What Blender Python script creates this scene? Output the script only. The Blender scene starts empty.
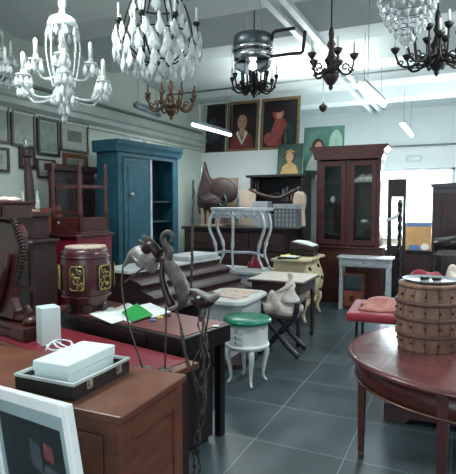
import bpy, bmesh, math, random
from mathutils import Vector, Matrix, Euler
random.seed(7)
PI = math.pi
scn = bpy.context.scene
COL = scn.collection
R = math.radians
# ------------------------------------------------------------------ camera geometry
FOC, CX, CY, EYE, HOR = 495., 228., 237., 1.6, 204.
PITCH = math.atan((CY-HOR)/FOC)
YAW = math.atan(232/math.hypot(FOC, CY-HOR))
_f = Vector((-math.sin(YAW)*math.cos(PITCH), math.cos(YAW)*math.cos(PITCH), -math.sin(PITCH)))
_r = Vector((math.cos(YAW), math.sin(YAW), 0))
_u = _r.cross(_f)
def ray(x, y): return _f + _r*((x-CX)/FOC) + _u*((CY-y)/FOC)
def ay(x, y, Y): d = ray(x, y); return Vector((0, 0, EYE)) + d*(Y/d.y)
def ax(x, y, X): d = ray(x, y); return Vector((0, 0, EYE)) + d*(X/d.x)
def az(x, y, z): d = ray(x, y); return Vector((0, 0, EYE)) + d*((z-EYE)/d.z)
# ------------------------------------------------------------------ materials
def lin(c):
    return tuple(((v/255)/12.92 if v/255 <= .04045 else ((v/255+.055)/1.055)**2.4) for v in c)
def mat(name, c, rough=.5, metal=0., c2=None, scale=8., stretch=(1, 1, 1), bump=0., spec=.5, trans=0., emit=0., coat=0., kind='noise', sheen=0.):
    m = bpy.data.materials.new(name); m.use_nodes = True
    nt = m.node_tree; b = nt.nodes['Principled BSDF']
    b.inputs['Roughness'].default_value = rough; b.inputs['Metallic'].default_value = metal
    b.inputs['Specular IOR Level'].default_value = spec
    b.inputs['Transmission Weight'].default_value = trans
    b.inputs['Coat Weight'].default_value = coat
    b.inputs['Sheen Weight'].default_value = sheen
    c2 = c2 or tuple(max(0, v*.86) for v in c)
    tc = nt.nodes.new('ShaderNodeTexCoord'); mp = nt.nodes.new('ShaderNodeMapping')
    mp.inputs['Scale'].default_value = stretch
    nt.links.new(tc.outputs['Object'], mp.inputs['Vector'])
    if kind == 'wave':
        tx = nt.nodes.new('ShaderNodeTexWave'); tx.inputs['Scale'].default_value = scale
        tx.inputs['Distortion'].default_value = 6; tx.inputs['Detail'].default_value = 3; out = tx.outputs['Fac']
    elif kind == 'voronoi':
        tx = nt.nodes.new('ShaderNodeTexVoronoi'); tx.inputs['Scale'].default_value = scale; out = tx.outputs['Distance']
    else:
        tx = nt.nodes.new('ShaderNodeTexNoise'); tx.inputs['Scale'].default_value = scale
        tx.inputs['Detail'].default_value = 5; out = tx.outputs['Fac']
    nt.links.new(mp.outputs['Vector'], tx.inputs['Vector'])
    rp = nt.nodes.new('ShaderNodeValToRGB')
    rp.color_ramp.elements[0].position = .3; rp.color_ramp.elements[1].position = .7
    rp.color_ramp.elements[0].color = (*lin(c2), 1); rp.color_ramp.elements[1].color = (*lin(c), 1)
    nt.links.new(out, rp.inputs['Fac']); nt.links.new(rp.outputs['Color'], b.inputs['Base Color'])
    if bump:
        bp = nt.nodes.new('ShaderNodeBump'); bp.inputs['Strength'].default_value = bump; bp.inputs['Distance'].default_value = .02
        nt.links.new(out, bp.inputs['Height']); nt.links.new(bp.outputs['Normal'], b.inputs['Normal'])
    if emit:
        nt.links.new(rp.outputs['Color'], b.inputs['Emission Color']); b.inputs['Emission Strength'].default_value = emit
    return m
def wood(name, c, c2, rough=.35, scale=3., coat=.15): return mat(name, c, rough, c2=c2, scale=scale, stretch=(2, 2, 9), kind='noise', coat=coat)
M = {}
M['mahog'] = wood('mahogany', (84, 38, 36), (56, 25, 26))
M['mahog_dk'] = wood('dark mahogany', (60, 32, 34), (38, 21, 24), rough=.5, coat=.05)
M['ebony'] = wood('dark stained wood', (34, 25, 28), (21, 16, 19))
M['walnut'] = wood('walnut', (118, 68, 48), (88, 48, 35), rough=.38)
M['tablered'] = wood('polished red mahogany', (104, 58, 58), (80, 44, 46), rough=.27, coat=.4)
M['maroon'] = wood('maroon wood', (80, 36, 42), (58, 25, 31))
M['orange'] = wood('orange brown wood', (150, 84, 62), (120, 64, 48))
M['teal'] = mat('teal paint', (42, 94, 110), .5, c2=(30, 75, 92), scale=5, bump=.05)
M['teal_in'] = mat('shaded teal paint', (26, 62, 78), .6, c2=(18, 48, 62))  # wardrobe teal darkened for the shade inside the open bay
M['redpaint'] = mat('crimson paint', (124, 26, 48), .45, c2=(104, 19, 40), scale=4)
M['redleather'] = mat('red leather', (122, 36, 50), .42, c2=(106, 28, 43), scale=20, bump=.08)
M['brownleather'] = mat('red brown leather', (112, 58, 54), .4, c2=(96, 48, 47), scale=14, bump=.06)
M['saddle'] = mat('saddle leather', (56, 37, 36), .62, c2=(36, 24, 25), scale=9, bump=.1)
M['whitepaint'] = mat('white paint', (222, 226, 226), .4, c2=(200, 206, 208), scale=6)
M['offwhite'] = mat('worn white paint', (200, 204, 206), .45, c2=(170, 176, 182), scale=7)
M['marble'] = mat('pale marble', (226, 228, 228), .3, c2=(196, 200, 202), scale=5)
M['frost'] = mat('frosted white', (234, 246, 246), .35, c2=(220, 238, 240), scale=10)
M['silver'] = mat('silver leaf', (214, 218, 224), .36, .25, c2=(176, 182, 192), scale=20)
M['chrome'] = mat('chrome', (205, 210, 212), .15, 1.)
M['steel'] = mat('dark steel', (88, 96, 100), .35, .8)
M['iron'] = mat('black iron', (40, 36, 38), .5, .4)
M['bronze'] = mat('dark bronze', (72, 58, 54), .4, .6, c2=(48, 38, 36), scale=20)
M['rust'] = mat('weathered metal', (104, 97, 94), .6, .35, c2=(60, 52, 50), scale=25, bump=.3)
M['brass'] = mat('brass', (122, 96, 76), .36, .7, c2=(82, 62, 50), scale=12)
M['gold'] = mat('gilding', (196, 172, 104), .4, .5, c2=(130, 100, 54), scale=25)
M['crystal'] = mat('cut crystal', (250, 253, 253), .1, c2=(236, 244, 246), trans=.5, spec=.9, scale=30)
M['pale_metal'] = mat('pale worn metal', (158, 154, 152), .55, .2, c2=(98, 92, 90), scale=18, bump=.2)
M['studs'] = mat('iron studs', (58, 44, 42), .5, .4)
M['milk'] = mat('white glass', (244, 250, 250), .1, c2=(230, 240, 242), trans=.6, scale=20)
M['candle'] = mat('candle sleeve', (238, 240, 236), .5)
M['yellow'] = mat('pale yellow paint', (210, 198, 162), .45, c2=(192, 178, 142), scale=5)
M['alu'] = mat('aluminium edging', (214, 220, 222), .35, .2)
M['cloth'] = mat('cream cloth', (208, 198, 188), .85, c2=(184, 172, 162), scale=30, bump=.2)
M['lace'] = mat('patterned lace', (222, 206, 192), .9, c2=(168, 142, 128), scale=38, bump=.2)
M['whitecloth'] = mat('white cloth', (228, 222, 216), .9, c2=(180, 166, 158), scale=12, bump=.2)
M['pinkcloth'] = mat('dusty pink cloth', (196, 136, 124), .9, c2=(164, 98, 92), scale=16, bump=.2)
M['redseat'] = mat('red upholstery', (150, 30, 52), .7, c2=(128, 22, 43), scale=30, sheen=.3)
M['paper'] = mat('white paper', (232, 234, 232), .8, c2=(216, 220, 222), scale=5)
M['green'] = mat('green folder', (26, 158, 66), .5, c2=(20, 146, 58))
M['greentop'] = mat('green glossy top', (16, 118, 94), .3, c2=(12, 102, 80), scale=6)
M['yellowpaper'] = mat('yellow paper', (226, 218, 110), .8)
M['grey'] = mat('grey plastic', (92, 96, 102), .55, c2=(80, 84, 90))
M['greylight'] = mat('light grey card', (150, 154, 160), .6)
M['beige'] = mat('beige board', (146, 124, 108), .7, c2=(124, 104, 90), scale=5)
M['cream'] = mat('cream plaster', (196, 176, 160), .7, c2=(172, 152, 138), scale=9)
M['black'] = mat('black laminate', (26, 26, 28), .4)
M['screen'] = mat('grey glass screen', (74, 80, 86), .15)
M['darkglass'] = mat('dark glass', (52, 58, 70), .05, trans=.9)
M['rattan'] = mat('straw brown slats', (144, 110, 92), .6, c2=(106, 76, 64), scale=30, stretch=(1, 1, .25), bump=.3)
M['rattan_dk'] = mat('dark cane hoop', (104, 72, 62), .6, c2=(80, 54, 47), scale=40, bump=.2)
M['tin'] = mat('dull tin', (150, 158, 166), .35, .6, c2=(118, 126, 136), scale=9)
M['wallgrey'] = mat('grey green wall paint', (186, 196, 188), .8, c2=(178, 188, 181), scale=2)
M['wallwhite'] = mat('white wall paint', (226, 230, 230), .8, c2=(218, 223, 224), scale=2)
M['ceil'] = mat('white ceiling paint', (206, 214, 214), .85, c2=(196, 206, 206), scale=1.2)
M['ledge'] = mat('grey ledge paint', (178, 188, 182), .6, c2=(166, 176, 172), scale=3)
M['cable'] = mat('grey cable', (120, 128, 130), .6)
M['tubeglow'] = mat('lit tube', (240, 250, 250), .5, emit=2.2)
M['photo_dk'] = mat('dark photograph', (34, 34, 42), .3, c2=(20, 20, 28), scale=3)
M['mount'] = mat('grey mount board', (200, 210, 214), .6, c2=(188, 200, 205), scale=4)
M['whiteframe'] = mat('white frame paint', (250, 250, 250), .35, c2=(244, 246, 246))
M['darkframe'] = wood('dark picture frame', (70, 66, 62), (48, 46, 44))
M['goldframe'] = wood('gilt picture frame', (150, 122, 84), (112, 88, 58))
M['print'] = mat('faded print', (150, 158, 150), .5, c2=(112, 122, 116), scale=9)
M['print_mid'] = mat('green grey print', (128, 142, 134), .5, c2=(86, 100, 94), scale=12)
M['print_dk'] = mat('dark print', (72, 82, 86), .5, c2=(52, 60, 66), scale=6)
M['matte_pale'] = mat('pale mount', (168, 172, 162), .7)
M['oil_dk'] = mat('dark oil paint', (44, 34, 36), .45, c2=(28, 22, 26), scale=5)
M['oil_green'] = mat('green oil paint', (42, 78, 66), .45, c2=(24, 52, 46), scale=5)
M['oil_sea'] = mat('sea green oil paint', (112, 158, 142), .45, c2=(60, 104, 92), scale=3)
M['oil_pale'] = mat('pale green oil paint', (190, 222, 206), .45, c2=(150, 196, 176), scale=8)
M['oil_red'] = mat('red oil paint', (138, 60, 60), .45, c2=(112, 42, 46), scale=9)
M['oil_pink'] = mat('coral oil paint', (176, 88, 84), .45, c2=(128, 54, 56), scale=9)
M['oil_skin'] = mat('skin oil paint', (206, 160, 130), .45, c2=(184, 136, 108), scale=9)
M['oil_hair'] = mat('brown oil paint', (58, 38, 32), .45)
M['oil_white'] = mat('white oil paint', (220, 224, 214), .45, c2=(190, 200, 190), scale=9)
M['oil_gold'] = mat('ochre oil paint', (200, 164, 92), .45, c2=(176, 138, 70), scale=9)
M['skyout'] = mat('pale pavement', (200, 200, 196), .8)
M['blue'] = mat('blue card', (92, 128, 176), .6)
M['cardboard'] = mat('tan cardboard', (200, 156, 104), .7, c2=(182, 136, 88), scale=5)
def pane_mat():
    m = bpy.data.materials.new('window glass'); m.use_nodes = True; nt = m.node_tree
    nt.nodes.remove(nt.nodes['Principled BSDF']); o = nt.nodes['Material Output']
    t = nt.nodes.new('ShaderNodeBsdfTransparent'); g = nt.nodes.new('ShaderNodeBsdfGlossy'); g.inputs['Roughness'].default_value = .03
    lw = nt.nodes.new('ShaderNodeLayerWeight'); lw.inputs['Blend'].default_value = .25; fr = nt.nodes.new('ShaderNodeMath'); fr.operation = 'MULTIPLY_ADD'; fr.inputs[1].default_value = .18; fr.inputs[2].default_value = .03; nt.links.new(lw.outputs['Facing'], fr.inputs[0]); mx = nt.nodes.new('ShaderNodeMixShader')
    t.inputs['Color'].default_value = (.92, .95, .95, 1)
    nt.links.new(fr.outputs[0], mx.inputs[0]); nt.links.new(t.outputs[0], mx.inputs[1]); nt.links.new(g.outputs[0], mx.inputs[2]); nt.links.new(mx.outputs[0], o.inputs[0])
    return m
M['pane'] = pane_mat()
def tile_mat():
    m = bpy.data.materials.new('slate floor tiles'); m.use_nodes = True; nt = m.node_tree; b = nt.nodes['Principled BSDF']
    N = nt.nodes.new; L = nt.links.new
    tc = N('ShaderNodeTexCoord'); sp = N('ShaderNodeSeparateXYZ'); L(tc.outputs['Object'], sp.inputs[0])
    def mth(op, a, bb):
        n = N('ShaderNodeMath'); n.operation = op
        for i, v in enumerate((a, bb)):
            if v is None: continue
            if isinstance(v, (int, float)): n.inputs[i].default_value = v
            else: L(v, n.inputs[i])
        return n.outputs[0]
    def grid(s, off):
        q = mth('FRACT', mth('DIVIDE', mth('ADD', s, off), .61), None)
        return mth('LESS_THAN', mth('ABSOLUTE', mth('SUBTRACT', q, .5), None), .0055)
    def cell(s, off): return mth('FLOOR', mth('DIVIDE', mth('ADD', s, off), .61), None)
    ox, oy = 12.2+1.225-.305, 12.2-3.65-.305+.61
    line = mth('MAXIMUM', grid(sp.outputs[0], ox+.61), grid(sp.outputs[1], oy))
    cx_ = cell(sp.outputs[0], ox+.305); cy_ = cell(sp.outputs[1], oy+.305)
    cb = N('ShaderNodeCombineXYZ'); L(cx_, cb.inputs[0]); L(cy_, cb.inputs[1])
    wn = N('ShaderNodeTexWhiteNoise'); L(cb.outputs[0], wn.inputs['Vector'])
    no = N('ShaderNodeTexNoise'); no.inputs['Scale'].default_value = 3.5; no.inputs['Detail'].default_value = 6; L(tc.outputs['Object'], no.inputs['Vector'])
    v = mth('ADD', mth('MULTIPLY', no.outputs['Fac'], .6), mth('MULTIPLY', wn.outputs['Value'], .25))
    rp = N('ShaderNodeValToRGB'); rp.color_ramp.elements[0].position = .2; rp.color_ramp.elements[1].position = .75
    rp.color_ramp.elements[0].color = (*lin((48, 59, 64)), 1); rp.color_ramp.elements[1].color = (*lin((74, 89, 95)), 1); L(v, rp.inputs['Fac'])
    mx = N('ShaderNodeMix'); mx.data_type = 'RGBA'; L(line, mx.inputs[0]); L(rp.outputs['Color'], mx.inputs[6]); mx.inputs[7].default_value = (*lin((122, 137, 141)), 1)
    L(mx.outputs[2], b.inputs['Base Color']); b.inputs['Roughness'].default_value = .36
    r2 = mth('ADD', mth('MULTIPLY', no.outputs['Fac'], .2), .26); L(r2, b.inputs['Roughness'])
    return m
M['tile'] = tile_mat()
# ------------------------------------------------------------------ mesh builder
class MB:
    def __init__(s): s.bm = bmesh.new(); s.i = 0; s.sm = False; s.T = Matrix()
    def v(s, p): return s.bm.verts.new(s.T @ Vector(p))
    def face(s, vs):
        try: f = s.bm.faces.new(vs)
        except ValueError: return None
        f.material_index = s.i; f.smooth = s.sm; return f
    def box(s, x0, x1, y0, y1, z0, z1, tp=1., sh=0):
        cx, cy = (x0+x1)/2, (y0+y1)/2
        a = [s.v((x, y, z0)) for x, y in ((x0, y0), (x1, y0), (x1, y1), (x0, y1))]
        b = [s.v((cx+(x-cx)*tp+sh, cy+(y-cy)*tp, z1)) for x, y in ((x0, y0), (x1, y0), (x1, y1), (x0, y1))]
        s.face(a[::-1]); s.face(b)
        for k in range(4): s.face([a[k], a[(k+1) % 4], b[(k+1) % 4], b[k]])
        return s
    def prism(s, poly, lo, hi, axis='y'):
        def q(u, w, t): return {'y': (u, t, w), 'x': (t, u, w), 'z': (u, w, t)}[axis]
        a = [s.v(q(u, w, lo)) for u, w in poly]; b = [s.v(q(u, w, hi)) for u, w in poly]
        s.face(a); s.face(b[::-1]); n = len(poly)
        for k in range(n): s.face([a[k], b[k], b[(k+1) % n], a[(k+1) % n]])
        return s
    def lathe(s, prof, c=(0, 0, 0), seg=24, sx=1, sy=1, smooth=True, a0=0):
        o = s.sm; s.sm = smooth; rings = []
        for r, z in prof:
            if r < 1e-5: rings.append([s.v((c[0], c[1], c[2]+z))])
            else: rings.append([s.v((c[0]+r*sx*math.cos(a0+2*PI*k/seg), c[1]+r*sy*math.sin(a0+2*PI*k/seg), c[2]+z)) for k in range(seg)])
        for A, B in zip(rings, rings[1:]):
            for k in range(seg):
                k2 = (k+1) % seg
                if len(A) == 1 and len(B) > 1: s.face([A[0], B[k2], B[k]])
                elif len(B) == 1 and len(A) > 1: s.face([A[k], A[k2], B[0]])
                elif len(A) > 1: s.face([A[k], A[k2], B[k2], B[k]])
        s.sm = False
        if len(rings[0]) > 1: s.face(rings[0][::-1])
        if len(rings[-1]) > 1: s.face(rings[-1])
        s.sm = o; return s
    def tube(s, pts, r, seg=8, flat=1.):
        o = s.sm; s.sm = True; pts = [Vector(p) for p in pts]; n = len(pts)
        rs = r if isinstance(r, (list, tuple)) else [r]*n
        t0 = (pts[1]-pts[0]).normalized(); ref = Vector((0, 0, 1)) if abs(t0.z) < .9 else Vector((1, 0, 0))
        u = t0.cross(ref).normalized(); rings = []
        for k in range(n):
            t = (pts[min(k+1, n-1)]-pts[max(k-1, 0)]).normalized()
            u = (u - t*u.dot(t)); u = u.normalized() if u.length > 1e-6 else t.orthogonal().normalized(); w = t.cross(u)
            rings.append([s.v(pts[k]+(u*math.cos(2*PI*j/seg)+w*math.sin(2*PI*j/seg)*flat)*rs[k]) for j in range(seg)])
        for A, B in zip(rings, rings[1:]):
            for j in range(seg): s.face([A[j], A[(j+1) % seg], B[(j+1) % seg], B[j]])
        s.sm = False; s.face(rings[0][::-1]); s.face(rings[-1]); s.sm = o; return s
    def ball(s, c, r, seg=14, n=8):
        r = (r, r, r) if isinstance(r, (int, float)) else r
        o = s.T; s.T = o @ Matrix.Translation(c) @ Matrix.Diagonal((*r, 1))
        s.lathe([(math.sin(PI*k/n) if 0 < k < n else 0, -math.cos(PI*k/n)) for k in range(n+1)], seg=seg); s.T = o; return s
    def slab(s, poly, z0, z1): return s.prism(poly, z0, z1, 'z')
    def heap(s, cx, cy, z, rx, ry, h, seed=0, nu=22, nv=16, rot=0):
        # crumpled cloth: closed bumpy sheet
        rnd = random.Random(seed); o = s.sm; s.sm = True
        ph = [(rnd.uniform(2, 9), rnd.uniform(2, 9), rnd.uniform(0, 6), rnd.uniform(.3, 1)) for _ in range(7)]
        top, bot = [], []
        for i in range(nu+1):
            T_, B_ = [], []
            for j in range(nv+1):
                a, b = i/nu*2-1, j/nv*2-1
                d = max(0, 1-(abs(a)**3+abs(b)**3)*.5)
                w = sum(m*math.sin(p*a+q*b+f) for p, q, f, m in ph)/7
                wob = 1+.1*math.sin(5*b+seed)+.08*math.cos(4*a+seed)
                x, y = a*rx*wob, b*ry*wob
                X, Y = x*math.cos(rot)-y*math.sin(rot), x*math.sin(rot)+y*math.cos(rot)
                T_.append(s.v((cx+X, cy+Y, z+.004+h*d*(.55+.9*w if .55+.9*w > .05 else .05))))
                B_.append(s.v((cx+X, cy+Y, z)))
            top.append(T_); bot.append(B_)
        for i in range(nu):
            for j in range(nv):
                s.face([top[i][j], top[i+1][j], top[i+1][j+1], top[i][j+1]]); s.face([bot[i][j], bot[i][j+1], bot[i+1][j+1], bot[i+1][j]])
        for i in range(nu):
            s.face([bot[i][0], bot[i+1][0], top[i+1][0], top[i][0]]); s.face([bot[i][nv], top[i][nv], top[i+1][nv], bot[i+1][nv]])
        for j in range(nv):
            s.face([bot[0][j], top[0][j], top[0][j+1], bot[0][j+1]]); s.face([bot[nu][j], bot[nu][j+1], top[nu][j+1], top[nu][j]])
        s.sm = o; return s
def obj(name, mb, mats, parent=None, bev=0., label=None):
    me = bpy.data.meshes.new(name); bmesh.ops.recalc_face_normals(mb.bm, faces=mb.bm.faces[:]) if mb.bm.faces else None
    mb.bm.to_mesh(me); mb.bm.free()
    for m in (mats if isinstance(mats, (list, tuple)) else [mats]): me.materials.append(M[m] if isinstance(m, str) else m)
    o = bpy.data.objects.new(name, me); COL.objects.link(o)
    if parent: o.parent = parent
    if label: o['label'] = label
    if bev:
        b = o.modifiers.new('bevel', 'BEVEL'); b.width = bev; b.segments = 2; b.limit_method = 'ANGLE'; b.angle_limit = R(40)
    return o
def inst(src, parent, loc=(0, 0, 0), rot=(0, 0, 0), sc=(1, 1, 1)):
    o = src.copy(); COL.objects.link(o); o.parent = parent; o.location = loc; o.rotation_euler = rot; o.scale = sc; return o
def thing(name, label, cat, loc=(0, 0, 0), rz=0., group=None):
    o = bpy.data.objects.new(name, None); COL.objects.link(o); o.location = loc; o.rotation_euler = (0, 0, rz); o.empty_display_size = .1
    o['label'] = label; o['category'] = cat
    if group: o['group'] = group
    return o
def tag(o, label, cat, loc=None, rz=None, group=None):
    o['label'] = label; o['category'] = cat
    if group: o['group'] = group
    if loc is not None: o.location = loc
    if rz is not None: o.rotation_euler = (0, 0, rz) if isinstance(rz, (int, float)) else rz
    return o
def struct(name, mb, mats, bev=0): o = obj(name, mb, mats, None, bev); o['kind'] = 'structure'; return o
def dup(root, loc, rz=0, label=None, sc=1.):
    r = root.copy(); COL.objects.link(r); r.location = loc; r.rotation_euler = (0, 0, rz); r.scale = (sc,)*3
    if label: r['label'] = label
    for ch in list(root.children):
        c = ch.copy(); COL.objects.link(c); c.parent = r
        for g in ch.children: d = g.copy(); COL.objects.link(d); d.parent = c
    return r
def bz(p0, p1, p2, p3, n=10):
    p0, p1, p2, p3 = map(Vector, (p0, p1, p2, p3))
    return [p0*(1-t)**3+p1*3*t*(1-t)**2+p2*3*t*t*(1-t)+p3*t**3 for t in (k/n for k in range(n+1))]
def smooth_pts(pts, n=6):
    pts = [Vector(p) for p in pts]; out = []
    P = [pts[0]*2-pts[1]]+pts+[pts[-1]*2-pts[-2]]
    for i in range(1, len(P)-2):
        a, b, c, d = P[i-1], P[i], P[i+1], P[i+2]
        for k in range(n):
            t = k/n; out.append(.5*((2*b)+(c-a)*t+(2*a-5*b+4*c-d)*t*t+(3*b-a-3*c+d)*t**3))
    out.append(pts[-1]); return out
# ------------------------------------------------------------------ room
XL, XR, YF, YB, ZC = -4.4, 2.6, -1.3, 10.1, 3.4
struct('floor', MB().box(XL-.15, XR+.15, YF-.15, YB+.15, -.12, 0), 'tile')
w = struct('wall_left', MB().box(XL-.15, XL, YF, YB+.15, 0, 3.75), 'wallgrey')
cr = MB(); cr.prism([(XL, 2.58), (XL+.03, 2.58), (XL+.03, 2.62), (XL+.1, 2.66), (XL+.1, 2.72), (XL+.13, 2.74), (XL+.13, 2.77), (XL, 2.77)], YF, 8.2, 'y')
struct('trim_1', cr, 'ledge')
struct('trim_2', MB().box(XL, XL+.05, YF, 8.2, 2.9, 2.93), 'cable')
struct('wall_right', MB().box(XR, XR+.15, YF, YB+.15, 0, 3.75), 'wallwhite')
WX0, WX1, WZ0, WZ1 = -1.42, -.1, .95, 2.28
wb = MB(); wb.box(XL, WX0, YB, YB+.15, 0, 3.75).box(WX1, XR, YB, YB+.15, 0, 3.75).box(WX0, WX1, YB, YB+.15, 0, WZ0).box(WX0, WX1, YB, YB+.15, WZ1, 3.75)
struct('wall_back', wb, 'wallwhite')
struct('trim_3', MB().box(WX0-.6, WX1+1.6, YB-.03, YB, 2.69, 2.72), 'cable')
wf = MB(); wf.box(XL, XR, YF-.15, YF, 2.7, 3.75).box(XL, -1.6, YF-.15, YF, 0, 2.7).box(1.0, XR, YF-.15, YF, 0, 2.7)
struct('wall_front', wf, 'wallwhite')
wn = thing('window_1', 'wide overexposed shop window in the back wall', 'window', (0, 0, 0)); wn['kind'] = 'structure'
fr = MB()
for x in (WX0, WX1-.05): fr.box(x, x+.05, YB+.03, YB+.1, WZ0, WZ1)
fr.box(WX0, WX1, YB+.03, YB+.1, WZ0, WZ0+.05).box(WX0, WX1, YB+.03, YB+.1, WZ1-.05, WZ1)
obj('window_frame', fr, 'offwhite', wn); obj('window_pane', MB().box(WX0+.05, WX1-.05, YB+.06, YB+.066, WZ0+.05, WZ1-.05), 'pane', wn)
obj('window_sill', MB().box(WX0-.05, WX1+.05, YB-.1, YB+.03, WZ0-.03, WZ0), 'whitepaint', wn)
# ribbed ceiling: wide flat soffits with sloping sides between them
pf = []; starts = [-1.1+1.27*k-.01 for k in range(-1, 9)]
prof = [(YF-.15, ZC)]
for y in [-1.11, .16, 1.43, 2.70, 3.97, 5.22, 6.5, 7.6, 8.91, 10.13]:
    if y-.18 > prof[-1][0]: prof += [(y-.42, ZC+.2), (y-.0, ZC)]
    else: prof += [(y, ZC)]
    if y < 10: prof += [(y+.42, ZC), (y+.62, ZC+.2)]
prof += [(YB+.15, ZC)]
cm = MB(); cm.prism(prof+[(YB+.15, 3.75), (YF-.15, 3.75)], XL-.15, XR+.15, 'x'); struct('ceiling', cm, 'ceil')
for n_, x in (('trim_4', -1.62), ('trim_5', -1.47)): struct(n_, MB().box(x, x+.06, -1, YB, ZC-.045, ZC), 'whitepaint')
struct('trim_6', MB().tube([(XL, 7.05, ZC-.02), (XR, 7.05, ZC-.02)], .014), 'cable')
# low white partition carrying the pictures
pw = MB().box(XL, -2.72, 8.25, 8.85, 0, 2.55).box(-2.72, -1.7, 8.25, 8.7, 0, 2.08); struct('wall_partition', pw, 'wallwhite')
# ------------------------------------------------------------------ picture makers
def ell(mb, cx, cz, rx, rz, y, i, n=20, a0=0, a1=2*PI):
    mb.i = i; c = [mb.v((cx+rx*math.cos(a0+(a1-a0)*k/n), y, cz+rz*math.sin(a0+(a1-a0)*k/n))) for k in range(n)]; mb.face(c)
def pol(mb, pts, y, i): mb.i = i; mb.face([mb.v((x, y, z)) for x, z in pts])
def framed(name, label, w, h, fw, fmat, cmat, loc, rot, group=None, mount=0, draw=None, mats=None, mm='matte_pale', dep=.03):
    # upright picture facing local -Y, base at z=0
    t = thing(name, label, 'picture', loc, 0, group); t.rotation_euler = rot
    if fw:
        f = MB().box(-w/2, w/2, -dep, 0, 0, fw).box(-w/2, w/2, -dep, 0, h-fw, h).box(-w/2, -w/2+fw, -dep, 0, fw, h-fw).box(w/2-fw, w/2, -dep, 0, fw, h-fw)
        obj('frame', f, fmat, t, .004)
    if mount: obj('mount', MB().box(-w/2+fw, w/2-fw, -dep*.5, -.002, fw, h-fw), mm, t)
    k = fw+mount; c = MB().box(-w/2+k, w/2-k, -dep*.6, -.001 if not fw else -.003, k, h-k)
    if draw: draw(c, w, h, -dep*.6)
    obj('canvas', c, [cmat]+(mats or []), t); return t
def lady_hat(c, w, h, y):
    ell(c, 0, h*.60, w*.30, h*.2, y-.001, 4); ell(c, -w*.02, h*.58, w*.15, h*.15, y-.002, 2)
    pol(c, [(-w*.36, h*.06), (w*.36, h*.06), (w*.3, h*.3), (w*.1, h*.42), (-w*.12, h*.42), (-w*.32, h*.3)], y-.003, 1)
    pol(c, [(-w*.14, h*.42), (-w*.2, h*.36), (0, h*.12), (w*.17, h*.36), (w*.1, h*.42), (0, h*.2)], y-.004, 3)
    pol(c, [(-w*.07, h*.48), (w*.06, h*.48), (w*.09, h*.38), (0, h*.28), (-w*.1, h*.38)], y-.005, 2)
    for sx in (-.08, .04): ell(c, w*sx, h*.60, w*.025, h*.01, y-.006, 4)
    ell(c, -w*.02, h*.5, w*.035, h*.01, y-.006, 1)
def lady_pink(c, w, h, y):
    ell(c, -w*.05, h*.7, w*.15, h*.13, y-.001, 1)
    pol(c, [(-w*.3, h*.08), (w*.22, h*.06), (w*.26, h*.4), (w*.1, h*.6), (-w*.12, h*.58), (-w*.2, h*.4)], y-.002, 1)
    ell(c, -w*.26, h*.22, w*.14, h*.12, y-.003, 1); ell(c, -w*.02, h*.68, w*.09, h*.09, y-.003, 2)
    ell(c, -w*.07, h*.78, w*.16, h*.07, y-.004, 4); ell(c, w*.24, h*.3, w*.1, h*.2, y-.003, 3)
def lady_green(c, w, h, y):
    ell(c, 0, h*.6, w*.24, h*.22, y-.001, 4); ell(c, -w*.02, h*.58, w*.15, h*.16, y-.002, 2)
    pol(c, [(-w*.36, h*.04), (w*.36, h*.04), (w*.26, h*.3), (w*.07, h*.4), (w*.07, h*.48), (-w*.09, h*.48), (-w*.09, h*.38), (-w*.27, h*.28)], y-.003, 3)
    pol(c, [(-w*.2, h*.74), (0, h*.82), (w*.2, h*.74), (w*.16, h*.71), (0, h*.76), (-w*.16, h*.71)], y-.004, 3)
def child(c, w, h, y):
    ell(c, w*.3, h*.62, w*.17, h*.3, y-.001, 1); ell(c, -w*.14, h*.6, w*.15, h*.16, y-.002, 5); ell(c, -w*.12, h*.58, w*.095, h*.12, y-.003, 2)
    pol(c, [(-w*.42, h*.12), (w*.06, h*.1), (w*.2, h*.36), (w*.02, h*.46), (-w*.26, h*.44), (-w*.38, h*.26)], y-.003, 3)
    pol(c, [(-w*.05, h*.44), (w*.28, h*.4), (w*.27, h*.34), (-w*.05, h*.34)], y-.004, 3)
    pol(c, [(-w*.47, h*.02), (w*.47, h*.02), (w*.47, h*.1), (-w*.47, h*.12)], y-.002, 4)
def smudge(c, w, h, y):
    for k, (a, b, r) in enumerate(((-.2, .55, .16), (.1, .62, .12), (.02, .35, .2), (-.25, .25, .14), (.25, .35, .1))): ell(c, w*a, h*b, w*r, h*r*.8, y-.001-.001*k, 1)
LEAN = (R(-7), 0, 0)
def onY(x0, y0, x1, y1, Y):
    a, b = ay(x0, y0, Y), ay(x1, y1, Y); return (a.x+b.x)/2, abs(b.x-a.x), min(a.z, b.z), abs(a.z-b.z)
for nm, lb, q, Y, z0, fw, fm, cm_, dr, ms in (
    ('portrait_painting', 'gilt framed portrait of a woman in a dark hat and red dress', (226, 100, 258, 150), 8.35, 2.55, .05, 'goldframe', 'oil_dk', lady_hat, ['oil_red', 'oil_skin', 'oil_white', 'oil_hair']),
    ('portrait_painting', 'gilt framed painting of a seated figure in coral pink on a dark ground', (260, 97, 299, 150), 8.35, 2.55, .05, 'goldframe', 'oil_dk', lady_pink, ['oil_pink', 'oil_skin', 'oil_green', 'oil_hair']),
    ('dark_painting', 'dim brown framed painting on the ledge left of the portrait with the hat', (192, 104, 225, 152), 8.4, 2.55, .03, 'darkframe', 'oil_dk', smudge, ['print_dk'])):
    cx, w_, zz, h_ = onY(*q, Y); framed(nm, lb, w_, min(h_, .93), fw, fm, cm_, (cx, Y, z0+.001), LEAN, None, 0, dr, ms)
cx, w_, zz, h_ = onY(277, 143, 302, 174, 8.0)
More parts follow.
